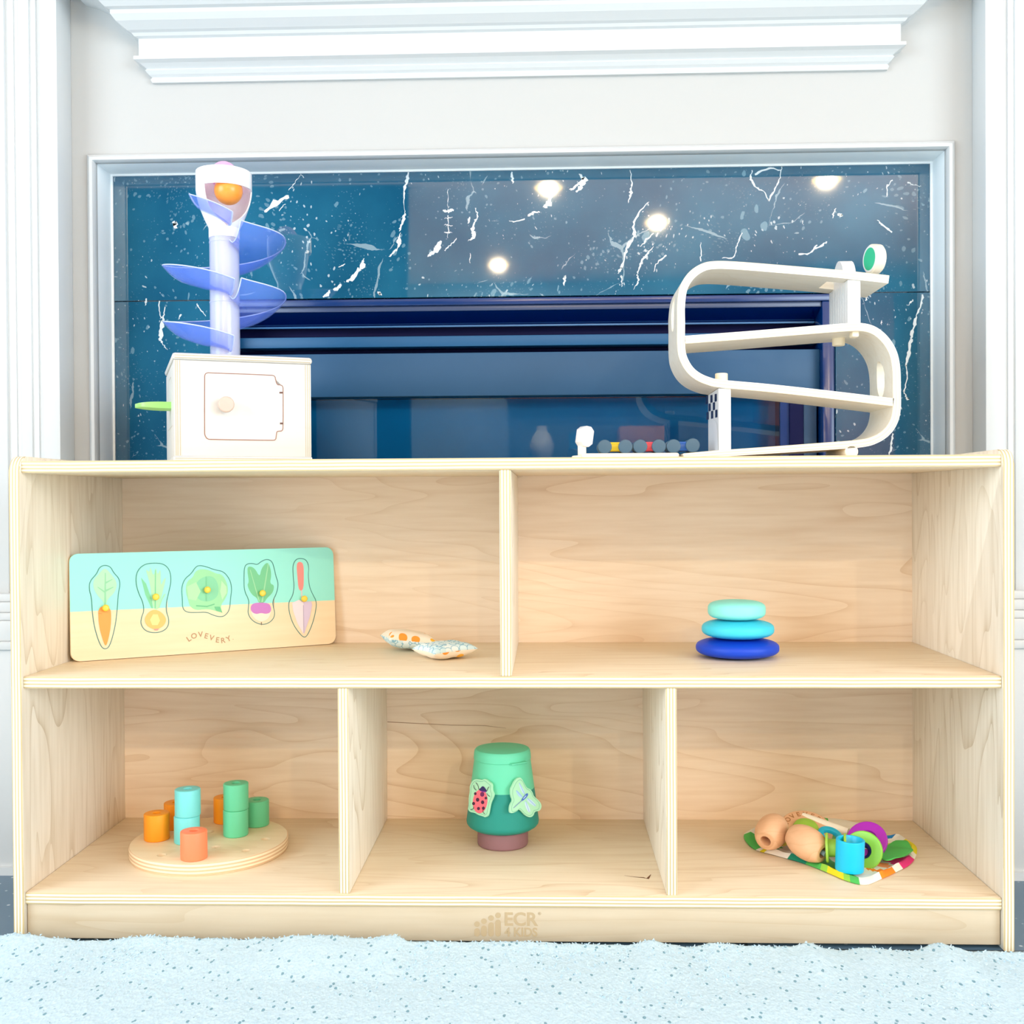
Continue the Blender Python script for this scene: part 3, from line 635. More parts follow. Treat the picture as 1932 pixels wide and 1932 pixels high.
b = B(); merge(b, t); o = link('pile', b, M_RUG, rug, loc=(.6, -.1, 0), smooth=80); o['kind'] = 'stuff'

# ------------------------------------------------------------------ ball tower toy
A0 = at(329, 866, .079); A0.z = ZT
ang = math.radians(22); ux = Vector((math.cos(ang), math.sin(ang), 0)); uy = Vector((-math.sin(ang), math.cos(ang), 0)); uz = Vector((0, 0, 1))
BW, BD, BH = .1775, .200, .1425
MB_ = frame(A0, ux, uy, uz)
tw = empty('ball_tower_toy', A0+ux*BW/2+uy*BD/2, 'white wooden box toy with clear blue spiral ramps and a small front door', 'toy')
def lb(bm, lo, hi, bev=.0015, mi=0): box(bm, lo, hi, bev, 2, mi, MB_)
M_BX = wood('box_birch', 'X', srgb(220, 218, 214), srgb(209, 204, 196), .4, .8, seed=8)
M_LINE = P('ply_line', srgb(190, 178, 152), .5); M_GAP = P('gap_brown', srgb(150, 110, 96), .6)
b = B(); lb(b, (-.002, -.002, BH-.0095), (BW+.002, BD+.002, BH), .004)
for z in (BH-.0068, BH-.0035): lb(b, (.001, -.0024, z-.0005), (BW-.001, -.0018, z+.0005), 0, 1)
link('lid', b, [M_BX, M_LINE], tw, mw=MB_)
b = B(); lb(b, (0, 0, .008), (BW, .009, BH-.0095), .0008)
for x in (.0022, .0045, .0075, BW-.0075, BW-.0048, BW-.0022): lb(b, (x-.0004, -.0004, .009), (x+.0004, .0002, BH-.010), 0, 1)
fpnl = link('front_panel', b, [M_BX, M_LINE], tw, mw=MB_)
b = B(); lb(b, (0, .009, .008), (.009, BD, BH-.0095)); spn = link('side_panel', b, M_BX, tw, mw=MB_)
b = B(); lb(b, (BW-.009, .009, .008), (BW, BD, BH-.0095)); lb(b, (.009, BD-.009, .008), (BW-.009, BD, BH-.0095)); link('rear_panel', b, M_BX, tw, mw=MB_)
b = B(); lb(b, (-.001, -.001, 0), (BW+.001, BD+.001, .008), .001)
for z in (.0028, .0055): lb(b, (.001, -.0014, z-.0004), (BW-.001, -.0008, z+.0004), 0, 1)
link('base_panel', b, [M_BX, M_LINE], tw, mw=MB_)
n_f = -uy
def fpt(px, py, d=0.0): return onplane(px, py, A0 + n_f*d, n_f)
cx, cy = 240, 560
door = chaikin([(240+x/4.83, 560+y/4.83) for x, y in ((705, 740), (708, 705), (730, 692), (760, 694), (1310, 714), (1345, 722), (1352, 760), (1365, 802), (1395, 804), (1415, 812), (1420, 840), (1420, 1190), (1412, 1222), (1385, 1224), (1362, 1228), (1358, 1260), (1352, 1305), (1320, 1308), (770, 1300), (730, 1296), (708, 1265), (705, 1230))], 1)
D3 = [fpt(x, y) for x, y in door]
b = B(); poly(b, D3, n_f*.0006, .0005, 0); ringpoly(b, D3, n_f, .0012, .0008, 1)
for hx, hy in ((530, 741), (531, 799)): poly(b, [fpt(hx-3, hy-1.6), fpt(hx+3, hy-1.6), fpt(hx+3, hy+1.6), fpt(hx-3, hy+1.6)], n_f*.0010, mi=2)
dr = link('door', b, [M_BX, M_GAP, P('hinge_dark', srgb(96, 60, 52), .6)], tw, loc=fpt(460, 765), smooth=0)
kp = fpt(424.5, 765); b = B(); lathe(b, rprof(.0042, .014, .0004) , 24, axisM(kp, n_f)); lathe(b, rprof(.0103, .010, .002, z0=.010), 32, axisM(kp, n_f)); link('knob', b, P('knob_birch', srgb(206, 184, 170), .45), dr, loc=kp)
# side opening with green lever
sN = -ux
def sdp(px, py, d=0.0): return onplane(px, py, A0 + sN*d, sN)
b = B(); oo = [A0+uy*y+uz*z for y, z in ((.035, .05), (.035, .105), (.07, .118), (.115, .118), (.15, .105), (.15, .05))]
ringpoly(b, oo, sN, .0009, .0003, 0); link('opening_edge', b, M_LINE, spn, loc=oo[0], smooth=0)
lvM = frame(A0+uy*.085+uz*.0795, sN, -uy, uz)
b = B(); t = bmesh.new(); prof_ = []
for i in range(13):
    u = i/12; L_ = .058; xx = -.012+u*L_; hw = .019*(1-max(0, (u-.62)/.38)**2.2)**.5 + .0002; prof_.append((xx, hw))
rows = []
for xx, hw in prof_:
    k_ = max(0, (xx-.01)/.036); th = .0062*(1-.45*k_**2)
    row = []
    for j in range(9): v = -1+2*j/8; row.append(t.verts.new((xx, hw*v, -.001+th*(1-v*v*.0)*.9)))
    for j in range(9): v = 1-2*j/8; row.append(t.verts.new((xx, hw*v, -th+.0022*v*v)))
    rows.append(row)
for a_, c_ in zip(rows, rows[1:]):
    for i in range(18): t.faces.new((a_[i], a_[(i+1) % 18], c_[(i+1) % 18], c_[i]))
t.faces.new(rows[0][::-1]); t.faces.new(rows[-1]); merge(b, t, lvM)
link('lever', b, P('lever_green', srgb(160, 226, 128), .35), tw, loc=lvM.translation, smooth=50)
# tower
YC = .205; S_ = 2058.38/(YC-CAM.y)
TC = at(425, 664, YC); TC.z = ZT+BH
def hz(y, x=425): return at(x, y, YC).z
m, nt, bs = newmat('clear_white_plastic'); bs.inputs['Base Color'].default_value = srgb(222, 228, 252); bs.inputs['Roughness'].default_value = .15; bs.inputs['Alpha'].default_value = .52
M_CW = m
m, nt, bs = newmat('clear_blue_plastic'); bs.inputs['Base Color'].default_value = srgb(112, 148, 255); bs.inputs['Roughness'].default_value = .06; bs.inputs['Alpha'].default_value = .32; bs.inputs['IOR'].default_value = 1.55
M_CB = m
zc = hz(440)
b = B(); lathe(b, [(.0185, ZT+BH), (.0205, ZT+BH), (.0205, zc), (.0200, zc+.002), (.0185, zc+.002)], 40, Matrix.Translation((TC.x, TC.y, 0)), closed=True)
for zz in (hz(460), hz(573)): lathe(b, [(.0204, zz), (.0212, zz+.0003), (.0212, zz+.0012), (.0204, zz+.0015)], 40, Matrix.Translation((TC.x, TC.y, 0)))
link('tube', b, M_CW, tw, loc=TC)
b = B(); lathe(b, rprof(.0075, zc-(ZT+BH)-.002, .002, z0=ZT+BH+.001), 20, Matrix.Translation((TC.x, TC.y, 0))); link('core_rod', b, P('core_pink', srgb(250, 214, 206), .4), tw, loc=TC)
# cup with a cut-away on the front right
R1 = .0385; zt_, zb_ = hz(327), hz(359); zn = hz(432)
b = B()
lathe(b, [(R1, zb_), (R1, zt_), (R1-.001, zt_+.001), (R1-.0025, zt_), (R1-.0025, zb_)], 48, Matrix.Translation((TC.x, TC.y, 0)), closed=True)
t = bmesh.new(); rows = []; na, nz_ = 48, 14
for j in range(nz_+1):
    v = j/nz_; z = zb_*(1-v)+zn*v; r = R1*(1-v)+.0212*v; r = R1-(R1-.0212)*(v**1.6)
    half = math.radians(68)*(1-v**3.2) if v < .97 else 0; mid = math.radians(-50)-math.radians(14)*v**2
    a0, a1 = mid+half, mid+2*PI-half
    rows.append([(t.verts.new((TC.x+r*math.cos(a0+(a1-a0)*i/na), TC.y+r*math.sin(a0+(a1-a0)*i/na), z)), t.verts.new((TC.x+(r-.002)*math.cos(a0+(a1-a0)*i/na), TC.y+(r-.002)*math.sin(a0+(a1-a0)*i/na), z))) for i in range(na+1)])
for a_, c_ in zip(rows, rows[1:]):
    for i in range(na):
        t.faces.new((a_[i][0], a_[i+1][0], c_[i+1][0], c_[i][0])); t.faces.new((a_[i][1], c_[i][1], c_[i+1][1], a_[i+1][1]))
    t.faces.new((a_[0][0], c_[0][0], c_[0][1], a_[0][1])); t.faces.new((a_[-1][0], a_[-1][1], c_[-1][1], c_[-1][0]))
merge(b, t); lathe(b, [(.0212, zn), (.0212, zc-.008), (.0195, zc-.008), (.0195, zn)], 40, Matrix.Translation((TC.x, TC.y, 0)), closed=True)
m, nt, bs = newmat('cup_white'); bs.inputs['Base Color'].default_value = srgb(246, 247, 252); bs.inputs['Roughness'].default_value = .25
link('ball_cup', b, m, tw, loc=TC)
# spiral ramps: angle 0 = left, 90 = front, 180 = right, 270 = back
def ramp_piece(ph0, ph1, zf, rf, lip=True):
    t = bmesh.new(); n = 64; rows = []; rims = []
    for i in range(n+1):
        ph = ph0+(ph1-ph0)*i/n; a = math.radians(180+ph); R = rf(ph); z = zf(ph); row = []
        for r, dz in [(.0203+(R-.0203)*u, dzz) for u, dzz in ((0, -.020), (.12, -.0235), (.28, -.0258), (.45, -.0250), (.6, -.0220), (.74, -.0168), (.86, -.0103), (.95, -.0040), (1, 0))]:
            k = min(1, (R-.0203)/.045); row.append(t.verts.new((TC.x+r*math.cos(a), TC.y+r*math.sin(a), z+dz*(.45+.55*k))))
        rows.append(row); rims.append(row[-1].co.copy())
    for a_, c_ in zip(rows, rows[1:]):
        for i in range(8): t.faces.new((a_[i], a_[i+1], c_[i+1], c_[i]))
    bmesh.ops.recalc_face_normals(t, faces=t.faces)
    ends = [[v.co.copy() for v in rows[0]], [v.co.copy() for v in rows[-1]]]
    bmesh.ops.solidify(t, geom=t.faces[:], thickness=.0013)
    b = B(); merge(b, t)
    rd = B(); tube(rd, rims, .0009, 6); 
    for e in ends: tube(rd, e, .0010, 6)
    o = link('spiral_ramp', b, M_CB, tw, loc=TC, smooth=60)
    link('rim', rd, P('rim_highlight', srgb(205, 218, 255), .15), o, loc=TC, smooth=60)  # pale tubes thicken the lip and paint its edge highlight
zl0, zl1 = hz(502, 310), hz(607, 310); zr0, zr1 = hz(452, 536), hz(561, 536)
pitch = zl0-zl1
def zfA(ph): return zl0 - pitch*(ph-360)/360.0
def sm(x): x = max(0, min(1, x)); return x*x*(3-2*x)
def rfA(ph0, ph1, Rm=.0845):
    return lambda ph: .0203 + (Rm-.0203)*(.62+.38*sm((ph-ph0)/55.0))*(1-.62*sm((ph-(ph1-118))/112.0))
ramp_piece(12, 125, lambda ph: hz(368)-(ph-12)/113*(hz(368)-hz(410)), lambda ph: .047-.012*sm((ph-10)/115))
ramp_piece(128, 484, zfA, rfA(128, 484)); ramp_piece(488, 842, zfA, rfA(488, 842))
# balls
def ball(px, py, Y, r, col, name, label):
    c = at(px, py, Y); b = B(); t = bmesh.new(); bmesh.ops.create_uvsphere(t, u_segments=36, v_segments=20, radius=r); merge(b, t, Matrix.Translation(c))
    tag(link(name, b, P(name+label[:4], col, .3), loc=c), label, 'ball')
ball(431, 360, YC-.015, .0195, srgb(255, 158, 60), 'ball', 'orange ball showing through the cut-out of the white cup')
ball(423, 331, YC+.012, .0195, srgb(255, 176, 232), 'ball', 'pink ball peeking over the rim of the white cup')

# ------------------------------------------------------------------ wooden zigzag ramp
RY0, RY1 = .10, .20
def ribbon(name, pix, th, parent, y0=RY0, y1=RY1, taper=None):
    pts = [at(x, y, y0) for x, y in pix]; c = catmull([(p.x, p.z, 0) for p in pts], 5)
    t = bmesh.new(); uvl = t.loops.layers.uv.new('UVMap'); rows = []; N = len(c)
    for i, p in enumerate(c):
        d = (c[min(i+1, N-1)]-c[max(i-1, 0)]).normalized(); nrm = Vector((-d.y, d.x, 0)); h = th/2*(taper(i/(N-1)) if taper else 1)
        q, s = p+nrm*h, p-nrm*h
        rows.append([t.verts.new((q.x, y0, q.y)), t.verts.new((s.x, y0, s.y)), t.verts.new((s.x, y1, s.y)), t.verts.new((q.x, y1, q.y))])
    def fc(vs, uv, mi):
        f = t.faces.new(vs); f.material_index = mi
        for l, u in zip(f.loops, uv): l[uvl].uv = u
    for i in range(N-1):
        a, c2 = rows[i], rows[i+1]; L0, L1 = i*.1, (i+1)*.1
        fc((a[0], c2[0], c2[1], a[1]), ((L0, 0), (L1, 0), (L1, 1), (L0, 1)), 1)
        fc((a[3], a[2], c2[2], c2[3]), ((L0, 0), (L0, 1), (L1, 1), (L1, 0)), 1)
        fc((a[1], c2[1], c2[2], a[2]), ((0, 0),)*4, 0); fc((a[0], a[3], c2[3], c2[0]), ((0, 0),)*4, 0)
    fc(rows[0][::-1], ((0, 0), (0, 1), (.1, 1), (.1, 0)), 1); fc(rows[-1], ((0, 0), (0, 1), (.1, 1), (.1, 0)), 1)
    b = B(); merge(b, t); return link(name, b, [M_PALE, M_EU], parent, loc=parent.location, smooth=40)
c0 = at(1480, 862, .15); zz = empty('ramp_toy', (c0.x, .15, ZT), 'pale bentwood zigzag ball ramp on the right end of the shelf top', 'toy')
bA = ribbon('left_bend', [(1677, 527), (1586, 517), (1480, 508), (1390, 501), (1348, 500), (1325, 505), (1304, 520), (1290, 543), (1285, 575), (1285, 610), (1285, 648), (1288, 672), (1299, 694), (1315, 709), (1337, 719), (1362, 724), (1450, 732), (1560, 744), (1686, 759)], .0102, zz)
bB = ribbon('right_bend', [(1293, 641), (1400, 633), (1500, 625), (1590, 618), (1625, 617), (1650, 624), (1671, 642), (1685, 666), (1691, 695), (1692, 730), (1692, 770), (1686, 796), (1672, 816), (1650, 830), (1620, 837), (1540, 843), (1440, 850), (1350, 856), (1290, 861)], .0102, zz, taper=lambda u: 1 if u < .75 else 1-.25*(u-.75)/.25)
def cyl(c, axis, r, L, n=40, sy=1.0):
    t = bmesh.new(); bmesh.ops.create_cone(t, cap_ends=True, segments=n, radius1=r, radius2=r, depth=L)
    bmesh.ops.scale(t, vec=(1, sy, 1), verts=t.verts)
    bmesh.ops.transform(t, matrix=axisM(Vector(c), Vector(axis)), verts=t.verts); return t
ym = (RY0+RY1)/2
def ovalcut(px, py, rx, rz):
    p = at(px, py, ym); t = bmesh.new(); bmesh.ops.create_cone(t, cap_ends=True, segments=40, radius1=1, radius2=1, depth=.05)
    bmesh.ops.transform(t, matrix=Matrix.Translation(p) @ Matrix.Rotation(PI/2, 4, 'Y') @ Matrix.Diagonal((rz, rx, 1, 1)), verts=t.verts); return t
sl = at(1572, 517, ym); sb = bmesh.new(); box(sb, (sl.x-.014, ym-.022, sl.z-.03), (sl.x+.014, ym+.022, sl.z+.03))
boolean(bA, [ovalcut(1276, 592, .017, .024), sb]); boolean(bB, [ovalcut(1681, 716, .017, .024)])
def archpost(x0, x1, z0, z1, ztop, name):
    t = bmesh.new(); pts = [(RY0+.004, z0), (RY0+.004, z1)]
    if ztop > z1:
        pts += [(RY0+.02, z1)] + [(ym-.028*math.cos(PI*i/12), z1+(ztop-z1)*math.sin(PI*i/12)) for i in range(13)] + [(RY1-.02, z1)]
    pts += [(RY1-.004, z1), (RY1-.004, z0)]
    A = [t.verts.new((x0, y, z)) for y, z in pts]; C_ = [t.verts.new((x1, y, z)) for y, z in pts]
    t.faces.new(A); t.faces.new(C_[::-1])
    for i in range(len(pts)): j = (i+1) % len(pts); t.faces.new((A[i], A[j], C_[j], C_[i]))
    b = B(); merge(b, t); return b
def pz(x, y, Y=RY0): return at(x, y, Y).z
xa, xb = at(1601, 560, RY0).x, at(1625, 560, RY0).x
b = archpost(xa, xb, pz(1610, 614), pz(1610, 527), pz(1610, 493, ym), 'u')
upst = link('upper_post', b, M_WHITE, zz, loc=zz.location, smooth=30)
b = B()
for k in range(7): y_ = RY0+.014+k*.012; box(b, (xa-.0003, y_, pz(1610, 613)), (xa+.0002, y_+.001, pz(1610, 530)))
link('groove', b, P('groove_grey', srgb(214, 214, 218), .5), upst, loc=zz.location, smooth=0)
xa, xb = at(1357, 800, RY0).x, at(1380, 800, RY0).x
b = archpost(xa, xb, pz(1366, 854), pz(1366, 732), 0, 'l'); lpst = link('lower_post', b, M_WHITE, zz, loc=zz.location, smooth=30)
b = B(); SX = Vector((-1, 0, 0))
def lf(px, py): return onplane(px, py, Vector((xa, 0, 0)), SX)
cw = [(1332.0, 1336.4), (1336.4, 1340.6), (1340.6, 1344.6), (1344.6, 1348.6), (1348.6, 1352.6)]
for rr in range(3):
    for cc in range(5):
        if (rr+cc) % 2 == 0 and not (rr == 1 and cc in (5,)):
            xs0, xs1 = cw[cc]; off = lambda x: -(x-1332)*.26
            y0_ = 748+rr*15.0; poly(b, [lf(xs0+rr*.6, y0_+off(xs0)), lf(xs1+rr*.6, y0_+off(xs1)), lf(xs1+rr*.6, y0_+14.5+off(xs1)), lf(xs0+rr*.6, y0_+14.5+off(xs0))], SX*.0003)
link('checker_pattern', b, P('checker_navy', srgb(18, 26, 66), .4), lpst, loc=zz.location, smooth=0)
b = B(); pts = [(1339, 851), (1338, 806), (1341, 796), (1347, 791), (1352, 797), (1354, 806), (1356, 850)]
poly(b, [lf(x, y) for x, y in pts], SX*.0003); link('arch_mark', b, P('arch_grey', srgb(226, 226, 228), .5), lpst, loc=zz.location, smooth=0)
def dowel(c, axis, r, L, name='peg'):
    b = B(); lathe(b, rprof(r, L, .0012, z0=-L/2), 28, axisM(Vector(c), Vector(axis))); return link(name, b, P('peg_birch', srgb(250, 236, 208), .45), zz, loc=c)
p = at(1361, 713, .13); dowel((p.x, p.y, pz(1361, 716, .13)), (0, 0, 1), .0083, .016)
p = at(1582, 640, .165); dowel((p.x, p.y, pz(1582, 640, .165)), (0, 0, 1), .0083, .018)
p = at(1607, 853, RY0); dowel((p.x, ym, ZT+.0085), (0, 1, 0), .0085, .10, 'foot_dowel')
p = at(1613, 631, .112); b = B(); box(b, (p.x-.005, .106, p.z-.004), (p.x+.004, .122, p.z+.004), .002); link('stop_block', b, P('peg_birch', 0), zz, loc=p)
# rolling disc
c = at(1650, 489, .155); zref = at(1650, 519, .155); nx_ = Vector((-.974, -.225, .0))
tiltd = axisM(c, nx_)
b = B(); lathe(b, [(0, -.0075), (.0175, -.0075), (.0195, -.0055), (.0198, 0), (.0195, .0055), (.0175, .0075, 1), (.0150, .0076, 2), (0, .0076)], 40, tiltd)
dsc = tag(link('racing_disc', b, [M_PALE, M_WHITE, P('disc_green', srgb(52, 190, 140), .45)], loc=c), 'wooden disc with a green face standing on the top ramp end', 'toy')
# finish board, sign, little cars
b = B(); Y0_ = .105
xa_, xb_ = at(1079, 858, Y0_).x, at(1282, 858, Y0_).x
box(b, (xa_+.012, Y0_, ZT), (xb_, Y0_+.088, ZT+.009), .003, 3); lathe(b, rprof(.014, .0065, .002), 32, Matrix.Translation((xa_+.014, Y0_+.016, ZT)))
fb = empty('finish_board', ((xa_+xb_)/2, Y0_+.04, ZT), 'flat pale wooden finish board in front of the ramp foot', 'toy board')
link('board', b, M_PALE, fb, loc=fb.location)
sg = at(1098, 855, Y0_+.016)
b = B(); box(b, (sg.x-.0055, Y0_+.011, ZT+.0065), (sg.x+.0055, Y0_+.021, at(1098, 840, Y0_+.016).z), .0015); link('sign_post', b, M_PALE, fb, loc=sg)
c = at(1103, 824, Y0_+.016)
sgM = frame(c, Vector((.86, .5, 0)), Vector((-.5, .86, 0)), uz) @ Matrix.Rotation(math.radians(9), 4, 'Y')
b = B(); t = bmesh.new(); hx, hz_ = .0088, .0135; cut = .005
pts = [(-hx+cut, -hz_), (hx-cut, -hz_), (hx, -hz_+cut), (hx, hz_-cut), (hx-cut, hz_), (-hx+cut, hz_), (-hx, hz_-cut), (-hx, -hz_+cut)]
A = [t.verts.new((x, -.008, z)) for x, z in pts]; C_ = [t.verts.new((x, .008, z)) for x, z in pts]; t.faces.new(A); t.faces.new(C_[::-1])
for i in range(8): j = (i+1) % 8; t.faces.new((A[i], A[j], C_[j], C_[i]))
bmesh.ops.bevel(t, geom=t.edges[:], offset=.0006, segments=2, profile=.5, affect='EDGES'); merge(b, t, sgM)
for k in range(4): box(b, (-.0052+k*.003, -.0084, -.005), (-.0042+k*.003, -.0079, .006), 0, 1, 1, sgM)
link('sign', b, [M_WHITE, P('sign_mark', srgb(214, 208, 222), .5)], fb, loc=c)
M_WHL = P('wheel_slate', srgb(66, 96, 116), .45)
cars = [((1141, 1180), srgb(236, 206, 40), 'yellow'), ((1208, 1243), srgb(240, 84, 100), 'red'), ((1271, 1307), srgb(40, 110, 205), 'blue')]
where = {'yellow': 'yellow toy car with grey wheels nearest the little sign', 'red': 'red toy car with grey wheels, between the yellow and blue cars', 'blue': 'blue toy car with grey wheels nearest the ramp tower'}
for (pa, pb), col, nm in cars:
    Yc = .125; RW = .0093; zw = ZT+.009+RW
    pA, pB = at(pa, 845, Yc), at(pb, 845, Yc)
    up = .0 if nm != 'blue' else .001
    r_ = empty('toy_car', ((pA.x+pB.x)/2, Yc+.015, ZT+.009), where[nm], 'toy car', 'little cars on the finish board')
    b = B(); t = bmesh.new(); x0_, x1_ = pA.x-.004, pB.x+.004
    box(t, (x0_, Yc+.005, zw-.006), (x1_, Yc+.027, zw+.004), .002); box(t, (x0_+.006, Yc+.007, zw+.002), (x1_-.006, Yc+.025, zw+.0065), .002); merge(b, t); link('body', b, P('car_'+nm, col, .4), r_, loc=r_.location)
    for p_ in (pA, pB):
        for yy in (Yc+.001, Yc+.031):
            b = B(); lathe(b, rprof(RW, .006, .0012, z0=-.003), 28, axisM(Vector((p_.x, yy, zw+(up if p_ is pB else 0))), Vector((0, 1, 0))))
            link('wheel', b, M_WHL, r_, loc=(p_.x, yy, zw))

# ------------------------------------------------------------------ puzzle board
BL, BR = on(134, 1250, ZM), on(634, 1215, ZM); BL.z = BR.z = ZM
pu = (BR-BL).normalized(); lean = math.radians(4)
nrm0 = Vector((pu.y, -pu.x, 0)); pv = (uz*math.cos(lean) - nrm0*math.sin(lean)).normalized(); pn = pu.cross(pv).normalized()
if pn.y > 0: pn = -pn
PL = (BR-BL).length; PH = .1452; PT = .0085
O_ = BL + uz*.0007
PM = frame(O_, pu, pv, pu.cross(pv))
def pc(cxp, cyp): return onplane(100+cxp/3.45, 1020+cyp/3.45, O_, pn)
def pc2(p): return pc(*p)
pz_ = empty('puzzle_board', O_+pu*PL/2, 'garden vegetable puzzle board leaning in the upper left compartment', 'puzzle board')
sA, sB_ = pc(110, 465), pc(1825, 388)
vA = (sA-O_).dot(pv); vB = (sB_-O_).dot(pv)
m, nt, bs = newmat('puzzle_two_tone')
refe = bpy.data.objects.new('board', None)
def twotone(m, nt, bs, ref):
    tc = nd(nt, 'ShaderNodeTexCoord'); tc.object = ref; sp = nd(nt, 'ShaderNodeSeparateXYZ'); nt.links.new(tc.outputs['Object'], sp.inputs[0])
    lim = mathn(nt, 'MULTIPLY_ADD', sp.outputs[0], (vB-vA)/PL, vA)
    nz = nd(nt, 'ShaderNodeTexNoise'); nz.inputs['Scale'].default_value = 20; mp = nd(nt, 'ShaderNodeMapping'); mp.inputs['Scale'].default_value = (.4, 6, 1); nt.links.new(tc.outputs['Object'], mp.inputs[0]); nt.links.new(mp.outputs[0], nz.inputs[0])
    wd = mixc(nt, nz.outputs[0], srgb(246, 224, 188), srgb(238, 206, 164))
    fac = mathn(nt, 'GREATER_THAN', sp.outputs[1], lim)
    nt.links.new(mixc(nt, fac, wd, srgb(150, 232, 218)), bs.inputs['Base Color']); bs.inputs['Roughness'].default_value = .45
M_GRV = P('groove_teal', srgb(60, 130, 125), .6); M_GRW = P('groove_brown', srgb(175, 150, 112), .6)
b = B(); t = bmesh.new(); rc = .011; cor = []
for (cx_, cy_, a0) in ((PL-rc, rc, -PI/2), (PL-rc, PH-rc, 0), (rc, PH-rc, PI/2), (rc, rc, PI)):
    for i in range(7): a = a0+PI/2*i/6; cor.append((cx_+rc*math.cos(a), cy_+rc*math.sin(a)))
F0 = [t.verts.new(PM @ Vector((x, y, 0))) for x, y in cor]; F1 = [t.verts.new(PM @ Vector((x, y, 0)) - pn*PT) for x, y in cor]
f = t.faces.new(F0); t.faces.new(F1[::-1])
for i in range(len(cor)): j = (i+1) % len(cor); ff_ = t.faces.new((F0[i], F0[j], F1[j], F1[i])); ff_.material_index = 1
bmesh.ops.bevel(t, geom=list(f.edges), offset=.0008, segments=2, profile=.5, affect='EDGES')
merge(b, t)
OUT = {
 'carrot': [(335,158),(375,170),(395,210),(430,245),(437,290),(425,340),(418,450),(405,560),(370,690),(335,710),(305,680),(270,570),(255,470),(250,370),(235,320),(238,265),(285,215),(300,175)],
 'onion': [(650,145),(720,150),(760,190),(770,260),(755,330),(738,400),(735,460),(755,510),(750,560),(715,592),(655,602),(600,588),(570,545),(575,500),(592,460),(585,400),(555,340),(537,270),(545,200),(590,155)],
 'cabbage': [(950,160),(1000,170),(1050,190),(1110,200),(1150,250),(1165,310),(1155,380),(1150,450),(1120,490),(1085,497),(1040,485),(1000,465),(940,468),(870,468),(842,440),(842,380),(835,310),(855,250),(900,215),(925,175)],
 'turnip': [(1265,150),(1300,148),(1330,158),(1355,135),(1390,120),(1425,132),(1440,180),(1450,230),(1468,280),(1455,345),(1430,390),(1432,430),(1445,470),(1435,510),(1400,540),(1355,548),(1300,525),(1268,480),(1272,430),(1275,385),(1245,330),(1242,250),(1245,170)],
 'trowel': [(1610,115),(1645,122),(1665,160),(1660,230),(1668,300),(1690,350),(1715,395),(1712,450),(1690,540),(1655,620),(1632,632),(1600,600),(1560,540),(1535,460),(1533,400),(1560,360),(1570,300),(1563,230),(1560,160),(1580,122)]}
for k, o_ in OUT.items():
    P3 = [pc2(p) for p in chaikin(o_, 2)]
    ringpoly(b, P3, pn, .0011, .00015, 2)
bo = link('board', b, [m, P('board_edge', srgb(244, 226, 196), .5), M_GRV], pz_, mw=PM, smooth=0)
twotone(m, nt, bs, bo); M_TT = m
m_txt = P('puzzle_print', srgb(178, 140, 100), .5); b = B()
for ch, x, y, rot in (('L', 884, 641, .55), ('O', 918, 622, .3), ('V', 960, 612, .05), ('E', 997, 622, -.28), ('V', 1032, 634, -.3), ('E', 1070, 648, -.15), ('R', 1106, 651, .1), ('Y', 1143, 640, .4)):
    text_bm(ch, .0105, frame(pc(x, y)+pn*.0002, pu, pv, pu.cross(pv)) @ Matrix.Rotation(rot, 4, 'Z'), .00005, .0002, bm=b)
text_bm('.', .009, frame(pc(1172, 632)+pn*.0002, pu, pv, pu.cross(pv)), .00005, bm=b)
link('lettering', b, m_txt, bo, loc=pc(1020, 630), smooth=0)
G1, G2, G3 = srgb(160, 222, 172), srgb(120, 202, 150), srgb(100, 188, 132)
